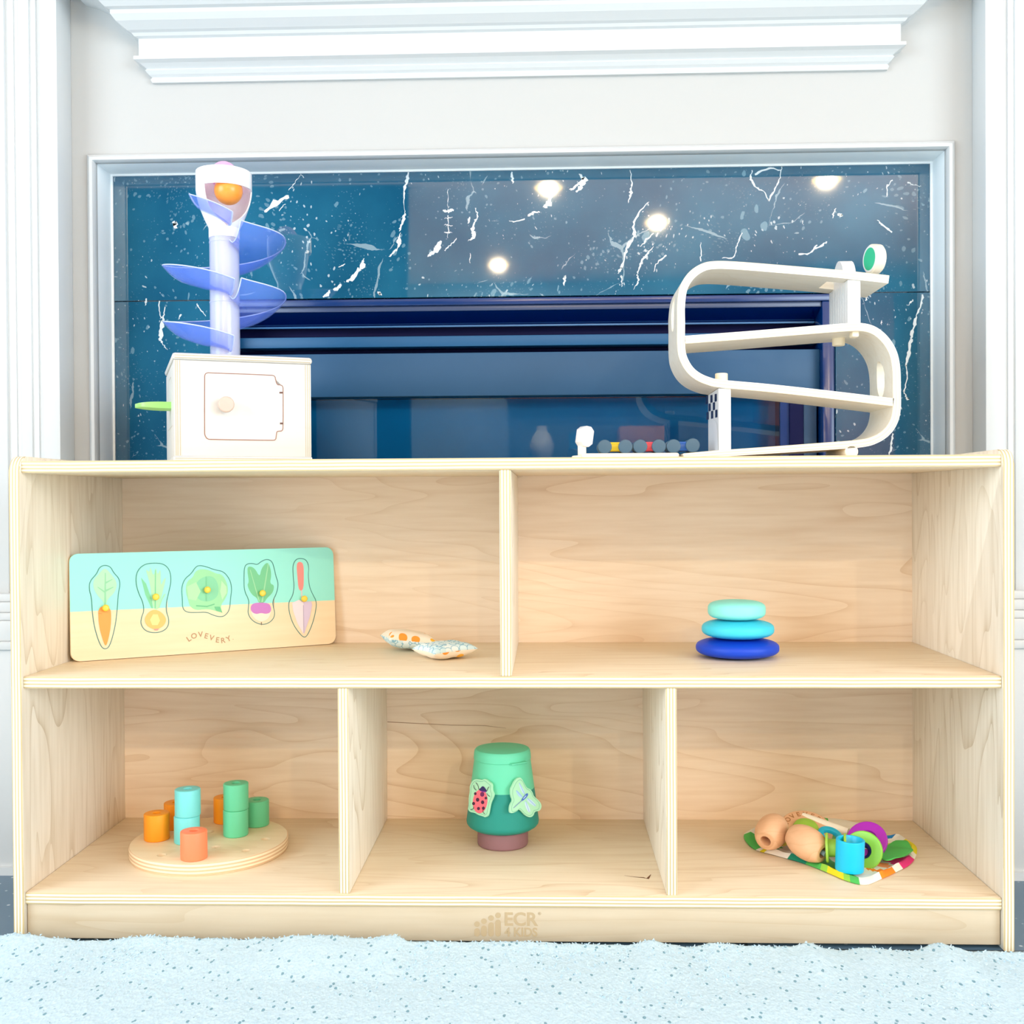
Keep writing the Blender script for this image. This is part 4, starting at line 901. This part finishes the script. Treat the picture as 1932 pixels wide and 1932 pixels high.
PIC = {
 'carrot': [([(343,180),(375,215),(410,260),(415,300),(395,345),(360,375),(345,410),(345,425),(330,425),(328,395),(290,360),(262,310),(262,255),(300,215),(320,190)], srgb(172, 228, 184)), ([(337,210),(343,210),(345,425),(332,425)], srgb(140, 206, 160)),
            ([(338,270),(385,250),(386,254),(342,282)], srgb(140, 206, 160)), ([(338,330),(290,300),(290,305),(336,342)], srgb(140, 206, 160)), ([(340,320),(392,300),(392,305),(342,334)], srgb(140, 206, 160)),
            ([(296,440),(335,422),(372,440),(378,480),(375,560),(360,640),(343,693),(325,650),(302,570),(294,490)], srgb(255, 158, 66)), ([(296,470),(318,474),(318,477),(295,476)], srgb(240, 132, 50))],
 'onion': [([(600,180),(625,260),(640,340),(650,448),(690,448),(700,380),(740,230),(715,260),(700,300),(700,175),(680,230),(668,165),(655,240),(632,165),(628,210)], srgb(172, 226, 176)), ([(572,240),(605,280),(640,380),(650,440),(640,440),(600,350)], G2), ([(735,345),(712,380),(690,440),(684,440),(700,390),(722,350)], G1), ([(664,190),(669,190),(668,440),(660,440)], G2),
            ([(640,450),(685,452),(725,485),(738,520),(715,560),(665,580),(615,560),(594,520),(605,485)], srgb(255, 188, 104)), ([(650,480),(680,480),(695,520),(680,550),(645,550),(630,515)], srgb(226, 220, 140)), ([(655,575),(690,572),(680,584),(660,584)], srgb(240, 150, 140))],
 'cabbage': [([(960,185),(1010,190),(1060,215),(1100,220),(1130,270),(1140,330),(1120,380),(1090,420),(1100,470),(1050,455),(1000,445),(930,455),(890,430),(880,390),(862,330),(870,265),(910,240),(925,200)], srgb(150, 216, 160)), ([(990,230),(1050,235),(1080,300),(1070,370),(1010,400),(940,385),(915,320),(940,260)], srgb(128, 206, 160)), ([(870,300),(930,270),(960,330),(930,390),(880,380)], srgb(170, 226, 170)), ([(1095,260),(1128,300),(1130,340),(1100,385),(1085,330)], srgb(178, 228, 176)), ([(1050,430),(1085,430),(1102,470),(1060,455)], G3),
              ([(930,420),(1000,425),(1050,410),(1050,416),(1000,432),(930,427)], G3), ([(995,235),(999,235),(1000,395),(994,395)], G2)],
 'turnip': [([(1265,165),(1310,175),(1345,240),(1355,180),(1395,135),(1415,180),(1420,230),(1410,280),(1440,290),(1430,340),(1390,375),(1375,405),(1335,405),(1330,375),(1290,350),(1262,290),(1275,270),(1265,210)], srgb(112, 196, 142)), ([(1398,150),(1403,152),(1365,400),(1355,400)], srgb(156, 216, 166)), ([(1280,190),(1284,188),(1345,395),(1338,398)], srgb(156, 216, 166)),
            ([(1284,430),(1300,408),(1350,402),(1405,408),(1420,440),(1414,480),(1395,512),(1356,530),(1312,510),(1290,478)], srgb(250, 226, 206)), ([(1284,430),(1300,408),(1350,402),(1405,408),(1420,440),(1414,468),(1385,478),(1352,470),(1320,480),(1288,462)], srgb(200, 120, 196)), ([(1352,530),(1358,530),(1358,550),(1354,550)], srgb(120, 100, 80))],
 'trowel': [([(1583,150),(1605,135),(1630,150),(1632,240),(1628,325),(1598,325),(1590,240)], srgb(246, 140, 130)), ([(1612,325),(1622,325),(1622,390),(1614,390)], srgb(210, 206, 206)), ([(1555,405),(1600,385),(1628,400),(1630,610),(1590,540),(1562,460)], srgb(238, 220, 228)), ([(1628,400),(1680,395),(1685,420),(1672,490),(1632,610)], srgb(214, 194, 220)), ([(1626,420),(1630,420),(1633,600),(1629,600)], srgb(180, 165, 190))]}
KN = {'carrot': (338, 438), 'onion': (664, 366), 'cabbage': (998, 320), 'turnip': (1356, 342), 'trowel': (1627, 378)}
LAB = {'carrot': 'orange carrot puzzle piece at the left end of the garden puzzle', 'onion': 'golden onion puzzle piece with long green leaves in the garden puzzle', 'cabbage': 'round green cabbage puzzle piece in the middle of the garden puzzle', 'turnip': 'purple turnip puzzle piece with dark green leaves in the garden puzzle', 'trowel': 'trowel puzzle piece with a coral handle at the right end of the puzzle'}
cm = {}
def colmat(c):
    k = tuple(round(v, 3) for v in c)
    if k not in cm: cm[k] = P('print_%d' % len(cm), c, .5)
    return cm[k]
for k, o_ in OUT.items():
    cxx = sum(p[0] for p in o_)/len(o_); cyy = sum(p[1] for p in o_)/len(o_)
    ins = [(cxx+(x-cxx)*.955, cyy+(y-cyy)*.975) for x, y in chaikin(o_, 2)]
    b = B(); mats = [M_TT, P('board_edge', 0)]
    poly(b, [pc2(p) for p in ins], pn*.0007, .0006, 0, 1)
    for i, (pl, c) in enumerate(PIC[k]):
        mats.append(colmat(c)); small = len(pl) < 7
        poly(b, [pc2(p) for p in (pl if small else chaikin(pl, 2))], pn*(.0009+.00012*i), mi=len(mats)-1)
    r_ = tag(link(k+'_puzzle_piece', b, mats, loc=pc(cxx, cyy), smooth=0), LAB[k], 'puzzle piece', 'garden puzzle pieces')
    kp = pc(*KN[k]); b = B(); lathe(b, rprof(.0025, .006, .0005, 3), 20, axisM(kp+pn*.001, pn)); lathe(b, rprof(.0046, .0045, .0018, 4, z0=.004), 24, axisM(kp+pn*.001, pn))
    link('knob', b, P('knob_yellow', srgb(250, 206, 60), .4), r_, loc=kp, smooth=40)

# ------------------------------------------------------------------ bean bags
def dots_mat():
    m, nt, bs = newmat('dot_fabric'); tc = nd(nt, 'ShaderNodeTexCoord'); v = nd(nt, 'ShaderNodeTexVoronoi'); v.inputs['Scale'].default_value = 52; v.inputs['Randomness'].default_value = .55; nt.links.new(tc.outputs['Object'], v.inputs[0])
    sc = nd(nt, 'ShaderNodeSeparateColor'); nt.links.new(v.outputs['Color'], sc.inputs[0])
    c = mixc(nt, mathn(nt, 'GREATER_THAN', sc.outputs[0], .62), srgb(255, 160, 60), srgb(255, 190, 64))
    msk = mathn(nt, 'MULTIPLY', mathn(nt, 'LESS_THAN', v.outputs['Distance'], .36), mathn(nt, 'GREATER_THAN', sc.outputs[1], .25))
    nt.links.new(mixc(nt, msk, srgb(248, 234, 216), c), bs.inputs['Base Color']); bs.inputs['Roughness'].default_value = .9; return m
def scale_mat():
    m, nt, bs = newmat('scale_fabric'); tc = nd(nt, 'ShaderNodeTexCoord'); v = nd(nt, 'ShaderNodeTexVoronoi'); v.inputs['Scale'].default_value = 95; v.inputs['Randomness'].default_value = .35; nt.links.new(tc.outputs['Object'], v.inputs[0])
    a = mathn(nt, 'MULTIPLY', mathn(nt, 'MULTIPLY', mathn(nt, 'GREATER_THAN', v.outputs['Distance'], .50), mathn(nt, 'LESS_THAN', v.outputs['Distance'], .60)), .75)
    sc = nd(nt, 'ShaderNodeSeparateColor'); nt.links.new(v.outputs['Color'], sc.inputs[0])
    base = mixc(nt, mathn(nt, 'MULTIPLY', sc.outputs[0], .5), srgb(236, 245, 246), srgb(176, 220, 232))
    nt.links.new(mixc(nt, a, base, srgb(96, 168, 200)), bs.inputs['Base Color']); bs.inputs['Roughness'].default_value = .9; return m
MD, MS = dots_mat(), scale_mat()
def beanbag(M, s, top, bot, label, ht=.018, hb=.010, outline=None):
    """s: half size; corner-to-corner pillow with a pinched seam"""
    b = B(); t = bmesh.new(); n = 30; g = {}
    for side, h in ((1, ht), (-1, hb)):
        for i in range(n+1):
            for j in range(n+1):
                u, v = -1+2*i/n, -1+2*j/n; ed = (1-u**4)*(1-v**4)
                x = u*s*(1-.10*(1-abs(u))*0-.10*(1-v*v)*0+0); k = 1-.13*(1-u*u)*(v*v) ; k2 = 1-.13*(1-v*v)*(u*u)
                x, y = u*s*k2, v*s*k
                z = side*h*max(0, ed)**.55 + .0014*noise.noise(Vector((u*3, v*3, side*2+s*100)))*ed
                if side == -1 and (i in (0, n) or j in (0, n)): g[(side, i, j)] = g[(1, i, j)]
                else: g[(side, i, j)] = t.verts.new((x, y, z))
        for i in range(n):
            for j in range(n):
                q = [g[(side, i, j)], g[(side, i+1, j)], g[(side, i+1, j+1)], g[(side, i, j+1)]]
                f = t.faces.new(q if side == 1 else q[::-1]); f.material_index = 0 if side == 1 else 1
    merge(b, t, M); return tag(link('bean_bag', b, [top, bot], mw=M, smooth=80), label, 'bean bag')
def fitz(o, z):
    bpy.context.view_layer.update(); lo = min((o.matrix_world @ v.co).z for v in o.data.vertices); o.location.z += z-lo
p1 = on(768, 1229, ZM); M1 = Matrix.Translation((p1.x, p1.y+.018, ZM+.016)) @ Matrix.Rotation(math.radians(7), 4, 'Y') @ Matrix.Rotation(math.radians(-4), 4, 'X') @ Matrix.Rotation(math.radians(18), 4, 'Z')
o1 = beanbag(M1, .036, MD, MS, 'bean bag with orange dots on top, behind the scale patterned one', ht=.013, hb=.012); fitz(o1, ZM)
p2 = on(838, 1243, ZM); M2 = Matrix.Translation((p2.x, p2.y+.01, ZM+.012)) @ Matrix.Rotation(math.radians(-2), 4, 'Y') @ Matrix.Rotation(math.radians(1), 4, 'X') @ Matrix.Rotation(math.radians(33), 4, 'Z')
o2 = beanbag(M2, .0345, MS, MD, 'bean bag with pale blue scale pattern on top, nearest the shelf edge', ht=.009, hb=.011); fitz(o2, ZM)

# ------------------------------------------------------------------ stacking stones
cst = on(1391, 1245, ZM); cst.y += .030
def stone(R, h, z, px, col, label, e=2.6):
    c = at(px, 1200, cst.y); prof = []
    for i in range(33):
        a = -PI/2+PI*i/32; ca, sa = math.cos(a), math.sin(a)
        prof.append((R*(abs(ca)**(2/e)), h/2+(h/2)*math.copysign(abs(sa)**(2/e), sa)))
    prof[0] = (0, prof[0][1]); prof[-1] = (0, prof[-1][1])
    b = B(); lathe(b, prof, 48, Matrix.Translation((c.x, cst.y, z))); tag(link('stacking_stone', b, P('stone_'+label.split()[0]+label.split()[1], col, .5, .4), loc=(c.x, cst.y, z), smooth=70), label, 'stacking stone')
k_ = (cst.y-CAM.y)/F_PX
stone(77*k_, .0254, ZM, 1391, srgb(4, 66, 200), 'royal blue wooden stacking stone at the bottom of the stack', 2.8)
stone(67*k_, .0254, ZM+.0254, 1392, srgb(62, 204, 232), 'sky blue wooden stacking stone in the middle of the stack', 2.8)
stone(53.5*k_, .0264, ZM+.0508, 1390, srgb(140, 232, 222), 'pale aqua wooden stacking stone on top of the stack', 3.2)

# ------------------------------------------------------------------ peg disc
DT = .0165; dc = on(396, 1600, ZB); DC = Vector((at(396, 1590, .170).x, .170, ZB)); DR = .1062
b = B(); lathe(b, rprof(DR, DT, .002, 3), 96, Matrix.Translation(DC)); b.normal_update()
for f in b.faces: f.material_index = 0 if abs(f.normal.z) > .8 else 1
pb = tag(link('peg_board', b, [wood('disc_birch', 'X', srgb(240, 222, 188), srgb(226, 202, 162), .5, .8, seed=5), plyedge('disc_edge', 'Z', DT, srgb(248, 228, 196), srgb(222, 186, 148), n=3.5)], loc=DC, smooth=40), 'round birch board with peg holes in the lower left compartment', 'peg board')
cuts = []
for px, py in ((305, 1613), (407, 1598), (464, 1605), (501, 1583), (396, 1569)):
    p = on(px, py, ZB+DT); cuts.append(cyl((p.x, p.y, ZB+DT), (0, 0, 1), .0062, .02, 24))
boolean(pb, cuts)
cuts = None
m_or, m_aq, m_co, m_gr = P('peg_orange', srgb(255, 160, 24), .45), P('peg_aqua', srgb(124, 224, 226), .45), P('peg_coral', srgb(255, 136, 92), .45), P('peg_green', srgb(104, 208, 160), .45)
pegs = [((296, 1583), 0, m_or, 'orange hollow peg at the left edge of the round board'), ((333, 1561), 0, m_or, 'orange peg half hidden behind the aqua stack'), ((353, 1588), 0, m_aq, 'lower aqua peg of the two aqua pegs, behind the coral peg'), ((354, 1588), 1, m_aq, 'upper aqua peg stacked on the other aqua peg'),
        ((366, 1619), 0, m_co, 'coral hollow peg at the front of the round board'), ((426, 1550), 0, m_or, 'orange peg half hidden behind the green stack'), ((445, 1575), 0, m_gr, 'lower green peg of the two-high green stack'), ((445, 1575), 1, m_gr, 'upper green peg on top of the green stack'), ((485, 1556), 0, m_gr, 'single green peg to the right of the green stack')]
b = B(); lathe(b, tubeprof(.0172, .0055, .0365, .0016), 36, closed=True)
proto = link('hollow_peg', b, m_or, loc=(0, 0, 0), smooth=40)
for i, ((px, py), lv, mt, lab) in enumerate(pegs):
    if i == 0: o = proto
    else: o = proto.copy(); COL.objects.link(o)
    if i in (2, 4, 6) or mt is not o.data.materials[0]:
        me = bpy.data.meshes.get('peg_'+mt.name)
        if me is None: me = proto.data.copy(); me.name = 'peg_'+mt.name; me.materials[0] = mt
        o.data = me
    p = on(px, py, ZB+DT)
    o.location = (p.x+(.0006 if lv else 0), p.y, ZB+DT+lv*.0366)
    tag(o, lab, 'peg', 'hollow pegs on the round board')

# ------------------------------------------------------------------ tree canister
tb_ = Vector((at(949, 1590, .21).x, .205, ZB)); m_g1 = P('canister_mint', srgb(104, 216, 176), .5); m_g2 = P('canister_teal', srgb(24, 144, 132), .6); m_br = P('canister_trunk', srgb(146, 106, 112), .7)
tr = empty('tree_canister', tb_, 'green tapered canister with brown foot and mint lid in the lower middle compartment', 'canister')
TM = Matrix.Translation(tb_)
b = B(); lathe(b, rprof(.0355, .0245, .0035), 56, TM); link('foot', b, m_br, tr, loc=tb_)
zs = at(949, 1500, tb_.y-.045).z-ZB
RB = .0508
def Rz(z): return .0395+(RB-.0395)*(1-(z-.034)/(.1205-.034))**1.0
pr = [(0, .0235), (.036, .0235), (.0425, .0245), (.048, .028), (.0503, .031), (RB, .035), (Rz(zs), zs)]
b = B(); lathe(b, [(*p, 0) for p in pr[:-1]] + [(Rz(zs), zs, 1), (Rz(.1205), .1205, 1), (.0385, .1205, 1), (0, .1205, 1)], 64, TM); link('body', b, [m_g2, m_g1], tr, loc=tb_)
b = B(); pl_ = [(0, .1206), (.0395, .1206), (.0402, .1215), (.0398, .128), (.0390, .1325), (.0372, .1346), (.034, .1352), (0, .1352)]
lathe(b, pl_, 64, TM); t = bmesh.new(); box(t, (-.013, -.005, -.0009), (.013, .003, .0009), .0008); merge(b, t, TM @ Matrix.Rotation(math.radians(35), 4, 'Z') @ Matrix.Translation((0, -.0395, .1218)))
link('lid', b, m_g1, tr, loc=tb_)
def sticker(az, zc_, outline, items, label, name, inner=.88, bias=0.0):
    """flat soft tile stuck to the cone; items are (polygon, colour) or (stroke, width, colour) in crop pixels"""
    a = math.radians(az); rad = Vector((math.sin(a), -math.cos(a), 0)); n = (rad + uz*.13).normalized()
    p0 = tb_ + rad*(Rz(zc_-ZB)+.0035+bias) + uz*(zc_-ZB)
    f_ = lambda q: onplane(860+q[0]/8.05, 1380+q[1]/8.05, p0, n)
    b = B(); mats = [P('sticker_mint', srgb(176, 232, 196), .5), P('sticker_line', srgb(120, 196, 160), .5)]
    O2 = chaikin(outline, 2); t = bmesh.new()
    poly(b, [f_(q) for q in O2], n*.0001, .003, 0)
    cx_ = sum(q[0] for q in O2)/len(O2); cy_ = sum(q[1] for q in O2)/len(O2)
    ringpoly(b, [f_((cx_+(x-cx_)*inner, cy_+(y-cy_)*(inner+.02))) for x, y in O2], n, .0007, .0003, 1)
    for i, it in enumerate(items):
        if len(it) == 2: mats.append(colmat(it[1])); poly(b, [f_(q) for q in (chaikin(it[0], 2) if len(it[0]) > 4 else it[0])], n*(.0004+.00006*i), mi=len(mats)-1)
        else: mats.append(colmat(it[2])); stroke(b, [f_(q) for q in chaikin(it[0], 1, False)], n, it[1]/8.05/1345, .0004+.00006*i, len(mats)-1)
    return tag(link(name, b, mats, loc=p0, smooth=0), label, 'magnet')
def ell(cx, cy, rx, ry, rot=0): return [(cx+rx*math.cos(a)*math.cos(rot)-ry*math.sin(a)*math.sin(rot), cy+rx*math.cos(a)*math.sin(rot)+ry*math.sin(a)*math.cos(rot)) for a in [i*PI/8 for i in range(16)]]
DK = srgb(70, 20, 60); NV = srgb(40, 30, 96)
lady = [(ell(372, 1062, 112, 185, .1), srgb(252, 112, 130)), ([(345, 880), (380, 860), (400, 832), (430, 835), (452, 868), (484, 908), (450, 926), (400, 916)], NV), ([(345, 885), (400, 905), (480, 908), (450, 926), (400, 918)], srgb(120, 40, 150))]
lady += [(ell(x, y, r, r*1.15), DK if c else srgb(110, 20, 90)) for x, y, r, c in ((300, 945, 20, 1), (405, 955, 32, 0), (335, 1037, 26, 1), (275, 1095, 22, 1), (412, 1075, 25, 1), (350, 1170, 22, 1), (425, 1165, 22, 1), (462, 1012, 18, 1))]
lady += [(l, 9, srgb(34, 28, 52)) for l in ([(310, 775), (345, 820), (355, 880)], [(278, 815), (285, 865), (320, 893)], [(510, 840), (490, 870), (485, 900)], [(480, 940), (500, 975), (525, 985)], [(280, 1140), (275, 1180), (235, 1185)], [(420, 1180), (420, 1230), (450, 1250)])]
sticker(-38, at(906, 1507, tb_.y-.035).z, [(330,725),(400,740),(440,715),(500,760),(550,800),(545,890),(575,950),(560,1010),(525,1080),(505,1180),(490,1270),(455,1308),(400,1285),(340,1270),(290,1235),(215,1225),(182,1180),(200,1120),(195,1000),(215,910),(210,830),(245,760),(280,728)], lady, 'mint tile with a pink spotted ladybird stuck on the green canister', 'ladybird_magnet')
WG = srgb(196, 228, 246); BL_ = srgb(60, 110, 200)
drag = [([(950, 770), (1000, 830), (1045, 920), (1045, 965), (1000, 925), (965, 850)], WG), ([(905, 880), (960, 925), (1015, 990), (990, 1015), (930, 965)], srgb(176, 216, 244)), ([(1085, 1005), (1160, 1050), (1222, 1120), (1200, 1142), (1120, 1095), (1070, 1045)], WG), ([(1050, 1050), (1100, 1120), (1134, 1200), (1110, 1242), (1065, 1180), (1036, 1090)], srgb(206, 234, 248)),
        ([(960, 780), (1045, 960)], 7, srgb(130, 180, 236)), ([(915, 895), (1010, 1000)], 7, srgb(130, 180, 236)), ([(1085, 1015), (1205, 1130)], 7, srgb(130, 180, 236)), ([(1055, 1060), (1112, 1225)], 7, srgb(130, 180, 236)),
        ([(1078, 930), (1098, 958), (1062, 1012), (1000, 1062), (985, 1045), (1030, 980)], BL_), ([(1010, 1040), (940, 1100), (872, 1162)], 9, srgb(120, 140, 200)), ([(1060, 975), (1020, 1020)], 12, srgb(200, 220, 255))]
sticker(40, at(991, 1505, tb_.y-.035).z, [(955,695),(1000,710),(1040,790),(1080,860),(1130,875),(1170,930),(1180,980),(1250,1040),(1300,1100),(1300,1170),(1265,1210),(1200,1215),(1180,1280),(1130,1310),(1060,1280),(1000,1210),(960,1180),(920,1220),(830,1250),(818,1190),(830,1110),(870,1050),(840,980),(835,870),(860,830),(900,740)], drag, 'mint tile with a blue dragonfly stuck on the green canister', 'dragonfly_magnet', bias=.002)

# ------------------------------------------------------------------ bead set on a painted cloth
m, nt, bs = newmat('watercolour_cloth')
tc = nd(nt, 'ShaderNodeTexCoord'); nz = nd(nt, 'ShaderNodeTexNoise'); nz.inputs['Scale'].default_value = 14; nt.links.new(tc.outputs['Object'], nz.inputs[0])
vm = nd(nt, 'ShaderNodeVectorMath', operation='MULTIPLY_ADD'); nt.links.new(nz.outputs['Color'], vm.inputs[0]); vm.inputs[1].default_value = (.03, .03, .03); nt.links.new(tc.outputs['Object'], vm.inputs[2])
vo = nd(nt, 'ShaderNodeTexVoronoi'); vo.inputs['Scale'].default_value = 23; nt.links.new(vm.outputs[0], vo.inputs[0]); sc = nd(nt, 'ShaderNodeSeparateColor'); nt.links.new(vo.outputs['Color'], sc.inputs[0])
cr = ramp(nt, [(0.0, srgb(240, 236, 226)), (.36, srgb(60, 180, 90)), (.50, srgb(120, 205, 80)), (.58, srgb(226, 214, 30)), (.66, srgb(20, 150, 130)), (.74, srgb(30, 110, 180)), (.80, srgb(236, 60, 130)), (.86, srgb(255, 140, 40)), (.91, srgb(240, 236, 226))], 'CONSTANT')
nt.links.new(sc.outputs[0], cr.inputs[0]); n4 = nd(nt, 'ShaderNodeTexNoise'); n4.inputs['Scale'].default_value = 90; nt.links.new(tc.outputs['Object'], n4.inputs[0])
nt.links.new(mixc(nt, mathn(nt, 'MULTIPLY', n4.outputs[0], .2), cr.outputs[0], srgb(240, 240, 232)), bs.inputs['Base Color']); bs.inputs['Roughness'].default_value = .9
edgepx = [(1404, 1576), (1420, 1602), (1468, 1617), (1520, 1632), (1560, 1648), (1598, 1664), (1634, 1671), (1664, 1660), (1690, 1648), (1716, 1634), (1728, 1618), (1728, 1598), (1703, 1584), (1668, 1582), (1630, 1560), (1560, 1548), (1490, 1550), (1440, 1560)]
E3 = [on(x, y, ZB) for x, y in edgepx]; E3 = catmull([(p.x, p.y, 0) for p in E3], 6, True); cen = Vector((sum(p.x for p in E3)/len(E3), sum(p.y for p in E3)/len(E3), 0))
t = bmesh.new(); rows = []
for k in range(15):
    u = 1-k/14*.98; row = []
    for i, p in enumerate(E3):
        q = cen+(p-cen)*u; e = math.exp(-((u-.93)/.05)**2)
        z = .0022 + .0065*e*(.7+.5*noise.noise(Vector((i*.23, 0, 0)))) + .002*max(0, noise.noise(Vector((q.x*45, q.y*45, 0))))*(1 if u < .97 else .3)
        if k == 0: z = .0016
        row.append(t.verts.new((q.x, q.y, ZB+z)))
    rows.append(row)
nE = len(E3)
CP = {'w': srgb(240, 238, 228), 'g': srgb(80, 190, 90), 'y': srgb(228, 214, 30), 't': srgb(20, 140, 110), 'o': srgb(255, 140, 30), 'p': srgb(232, 50, 130), 'b': srgb(24, 120, 190), 'l': srgb(150, 210, 70)}
CM = [m] + [P('cloth_'+k, c, .9) for k, c in CP.items()]; CI = {k: i+1 for i, k in enumerate(CP)}
SEG = 'gggwywwttgglyylggwwwwooowwpppwwyyyywwbbggtwwwwggwwwyyww'      # colour patches round the hem, three per outline point
for r_i, (a_, c_) in enumerate(zip(rows, rows[1:])):
    for i in range(nE):
        f = t.faces.new((a_[i], a_[(i+1) % nE], c_[(i+1) % nE], c_[i]))
        k = (i/nE*len(SEG) + (.9*noise.noise(Vector((r_i*.6, i*.15, 0))))) % len(SEG)
        if r_i < 3 + 2*math.sin(i*.5): f.material_index = CI[SEG[int(k)]]
t.faces.new(rows[-1]); bmesh.ops.recalc_face_normals(t, faces=t.faces); bmesh.ops.solidify(t, geom=t.faces[:], thickness=.0012)
b = B(); merge(b, t)
# folded-over flap at the right corner
fl = catmull([tuple(on(x, y, ZB+.012)) for x, y in ((1655, 1612), (1668, 1597), (1690, 1588), (1706, 1585), (1718, 1596), (1722, 1606), (1700, 1614), (1680, 1622))], 4, True)
poly(b, [p+Vector((0, 0, .0015*math.sin(i))) for i, p in enumerate(fl)], uz*.0005, .002, CI['g'])
cloth = tag(link('painted_cloth', b, CM, loc=(cen.x, cen.y, ZB), smooth=70), 'crumpled cloth with watercolour blotches in the lower right compartment', 'cloth')
ZC = ZB+.003
def setat(o): return o
def barrel(c, d, R, L, rh, label):
    prof = []
    n = 12
    for i in range(n+1): v = -1+2*i/n; prof.append((R*(1-.38*v*v) if abs(v) < 1 else R*.62, v*L/2))
    prof = [(rh, -L/2), (R*.58, -L/2)] + [(R*(1-.36*abs(-1+2*i/n)**2.3), (-1+2*i/n)*L/2*.985) for i in range(n+1)] + [(R*.58, L/2), (rh, L/2)]
    b = B(); lathe(b, prof, 36, axisM(c, d), closed=True); tag(link('barrel_bead', b, M_BEAD, loc=c, smooth=50), label, 'bead', 'wooden barrel beads')
c1 = at(1456, 1569, .165); c1.z = max(c1.z, ZC+.019); barrel(c1, Vector((-.0155, -.024, -.009)), .0215, .047, .0072, 'light wooden barrel bead at the left end of the cloth, hole facing out')
c2 = at(1523, 1591, .125); c2.z = max(c2.z, ZC+.018); barrel(c2, Vector((.025, -.030, -.010)), .0215, .052, .0075, 'light wooden barrel bead with a grey cord in its hole')
ax2 = Vector((.025, -.030, -.010)).normalized(); b = B(); tube(b, [c2+ax2*.010, c2+ax2*.030], .0035, 12); tag(link('lacing_cord', b, P('cord_grey', srgb(120, 140, 146), .6), loc=c2), 'short grey cord sticking out of the wooden bead', 'cord')
def ring(c, axis, R, r, h, mat, name, label, cat):
    b = B(); lathe(b, tubeprof(R, r, h, min(.0015, h*.35), z0=-h/2), 44, axisM(c, axis), closed=True); return tag(link(name, b, mat, loc=c, smooth=45), label, cat)
# wooden disc with lettering and green oval
wc = at(1520, 1567, .19); wn = Vector((-.05, -.46, .86)).normalized()
b = B(); lathe(b, rprof(.036, .008, .003, z0=-.004), 44, axisM(wc, wn)); wd_ = tag(link('wooden_medallion', b, M_BEAD, loc=wc), 'round wooden medallion with burnt lettering and a green oval behind the beads', 'medallion')
WMx = Vector((1, 0, 0)) - wn*wn.x; WMx.normalize(); WMy = wn.cross(WMx)
b = B()
for i, ch in enumerate('LOVEVERY'):
    a = math.radians(160-i*20); q = wc+wn*.0042+(WMx*math.cos(a)+WMy*math.sin(a))*.027
    text_bm(ch, .0105, frame(q, WMx, WMy, wn) @ Matrix.Rotation(a-PI/2, 4, 'Z'), .0001, .0001, bm=b)
link('lettering', b, P('burnt_print', srgb(170, 112, 60), .6), wd_, loc=wc, smooth=0)
b = B(); lathe(b, [(0, .0035), (.018, .0035), (.016, .0075), (.010, .0105), (0, .0115)], 36, axisM(wc, wn)); link('green_dome', b, P('bead_green', srgb(156, 200, 70), .45), wd_, loc=wc)
# dowel, cap, spool, cup, rings
pA_, pB_ = at(1514, 1541, .215), at(1600, 1571, .18)
b = B(); tube(b, [pA_, pB_], .0062, 16); tag(link('wooden_dowel', b, P('dowel_pale', srgb(250, 240, 220), .5), loc=(pA_+pB_)/2), 'pale wooden dowel leaning at the back of the cloth', 'dowel')
cc = at(1566, 1577, .15); ring(cc, Vector((.15, -.45, 1)), .0165, .009, .006, P('ring_cyan', srgb(30, 176, 206), .4), 'bead_cap', 'flat cyan ring bead beside the wooden medallion', 'bead')
sc_ = at(1578, 1600, .105); sax = Vector((1, -.28, .05)).normalized()
b = B(); lathe(b, [(.004, -.013), (.0185, -.013), (.0190, -.0115), (.0185, -.010), (.0115, -.0095), (.0110, .0095), (.0185, .010), (.0190, .0115), (.0185, .013), (.004, .013)], 40, axisM(sc_, sax), closed=True)
tag(link('spool', b, P('bead_green', 0), loc=sc_, smooth=45), 'light green spool lying between the wooden bead and blue cup', 'bead')
cu = at(1603.5, 1618, .085); cu.z = ZC+.0225
b = B(); lathe(b, tubeprof(.0178, .0148, .040, .0012, z0=-.0195)[:-0 or None], 44, axisM(cu, Vector((.03, -.02, 1))), closed=True); lathe(b, [(0, -.019), (.0150, -.019), (.0150, -.016), (0, -.016)], 32, axisM(cu, Vector((.03, -.02, 1))))
tag(link('cup_bead', b, P('cup_blue', srgb(0, 188, 232), .4), loc=cu, smooth=45), 'bright blue hollow cylinder bead standing at the front of the cloth', 'bead')
rg = at(1629, 1604, .115); ring(rg, Vector((-.45, -.80, .22)), .0245, .0105, .0065, P('ring_green', srgb(140, 208, 74), .4), 'ring_bead', 'lime green ring bead leaning behind the blue cylinder', 'bead')
rp = at(1636, 1586, .15); ring(rp, Vector((-.35, -.62, .62)), .0265, .013, .0065, P('ring_purple', srgb(178, 40, 190), .4), 'ring_bead', 'purple ring bead behind the lime green ring', 'bead')
rn = at(1500, 1585, .19); rn.z = ZC+.004
b = B(); M_NB = P('bead_navy', srgb(14, 16, 110), .5)
c_ = at(1480, 1562, .20); lathe(b, [(0, -.004), (.030, -.004), (.032, 0), (.030, .004), (0, .004)], 3, axisM(at(1468, 1572, .19), Vector((-.1, -.35, .9)))); tag(link('triangle_bead', b, M_NB, loc=c_, smooth=0), 'navy triangle bead showing from behind the left wooden bead', 'bead')
rb = at(1630, 1607, .14); 
ring(rb, Vector((-.4, -.7, .5)), .0165, .006, .006, M_NB, 'ring_bead', 'navy ring bead showing through the lime green ring', 'bead')
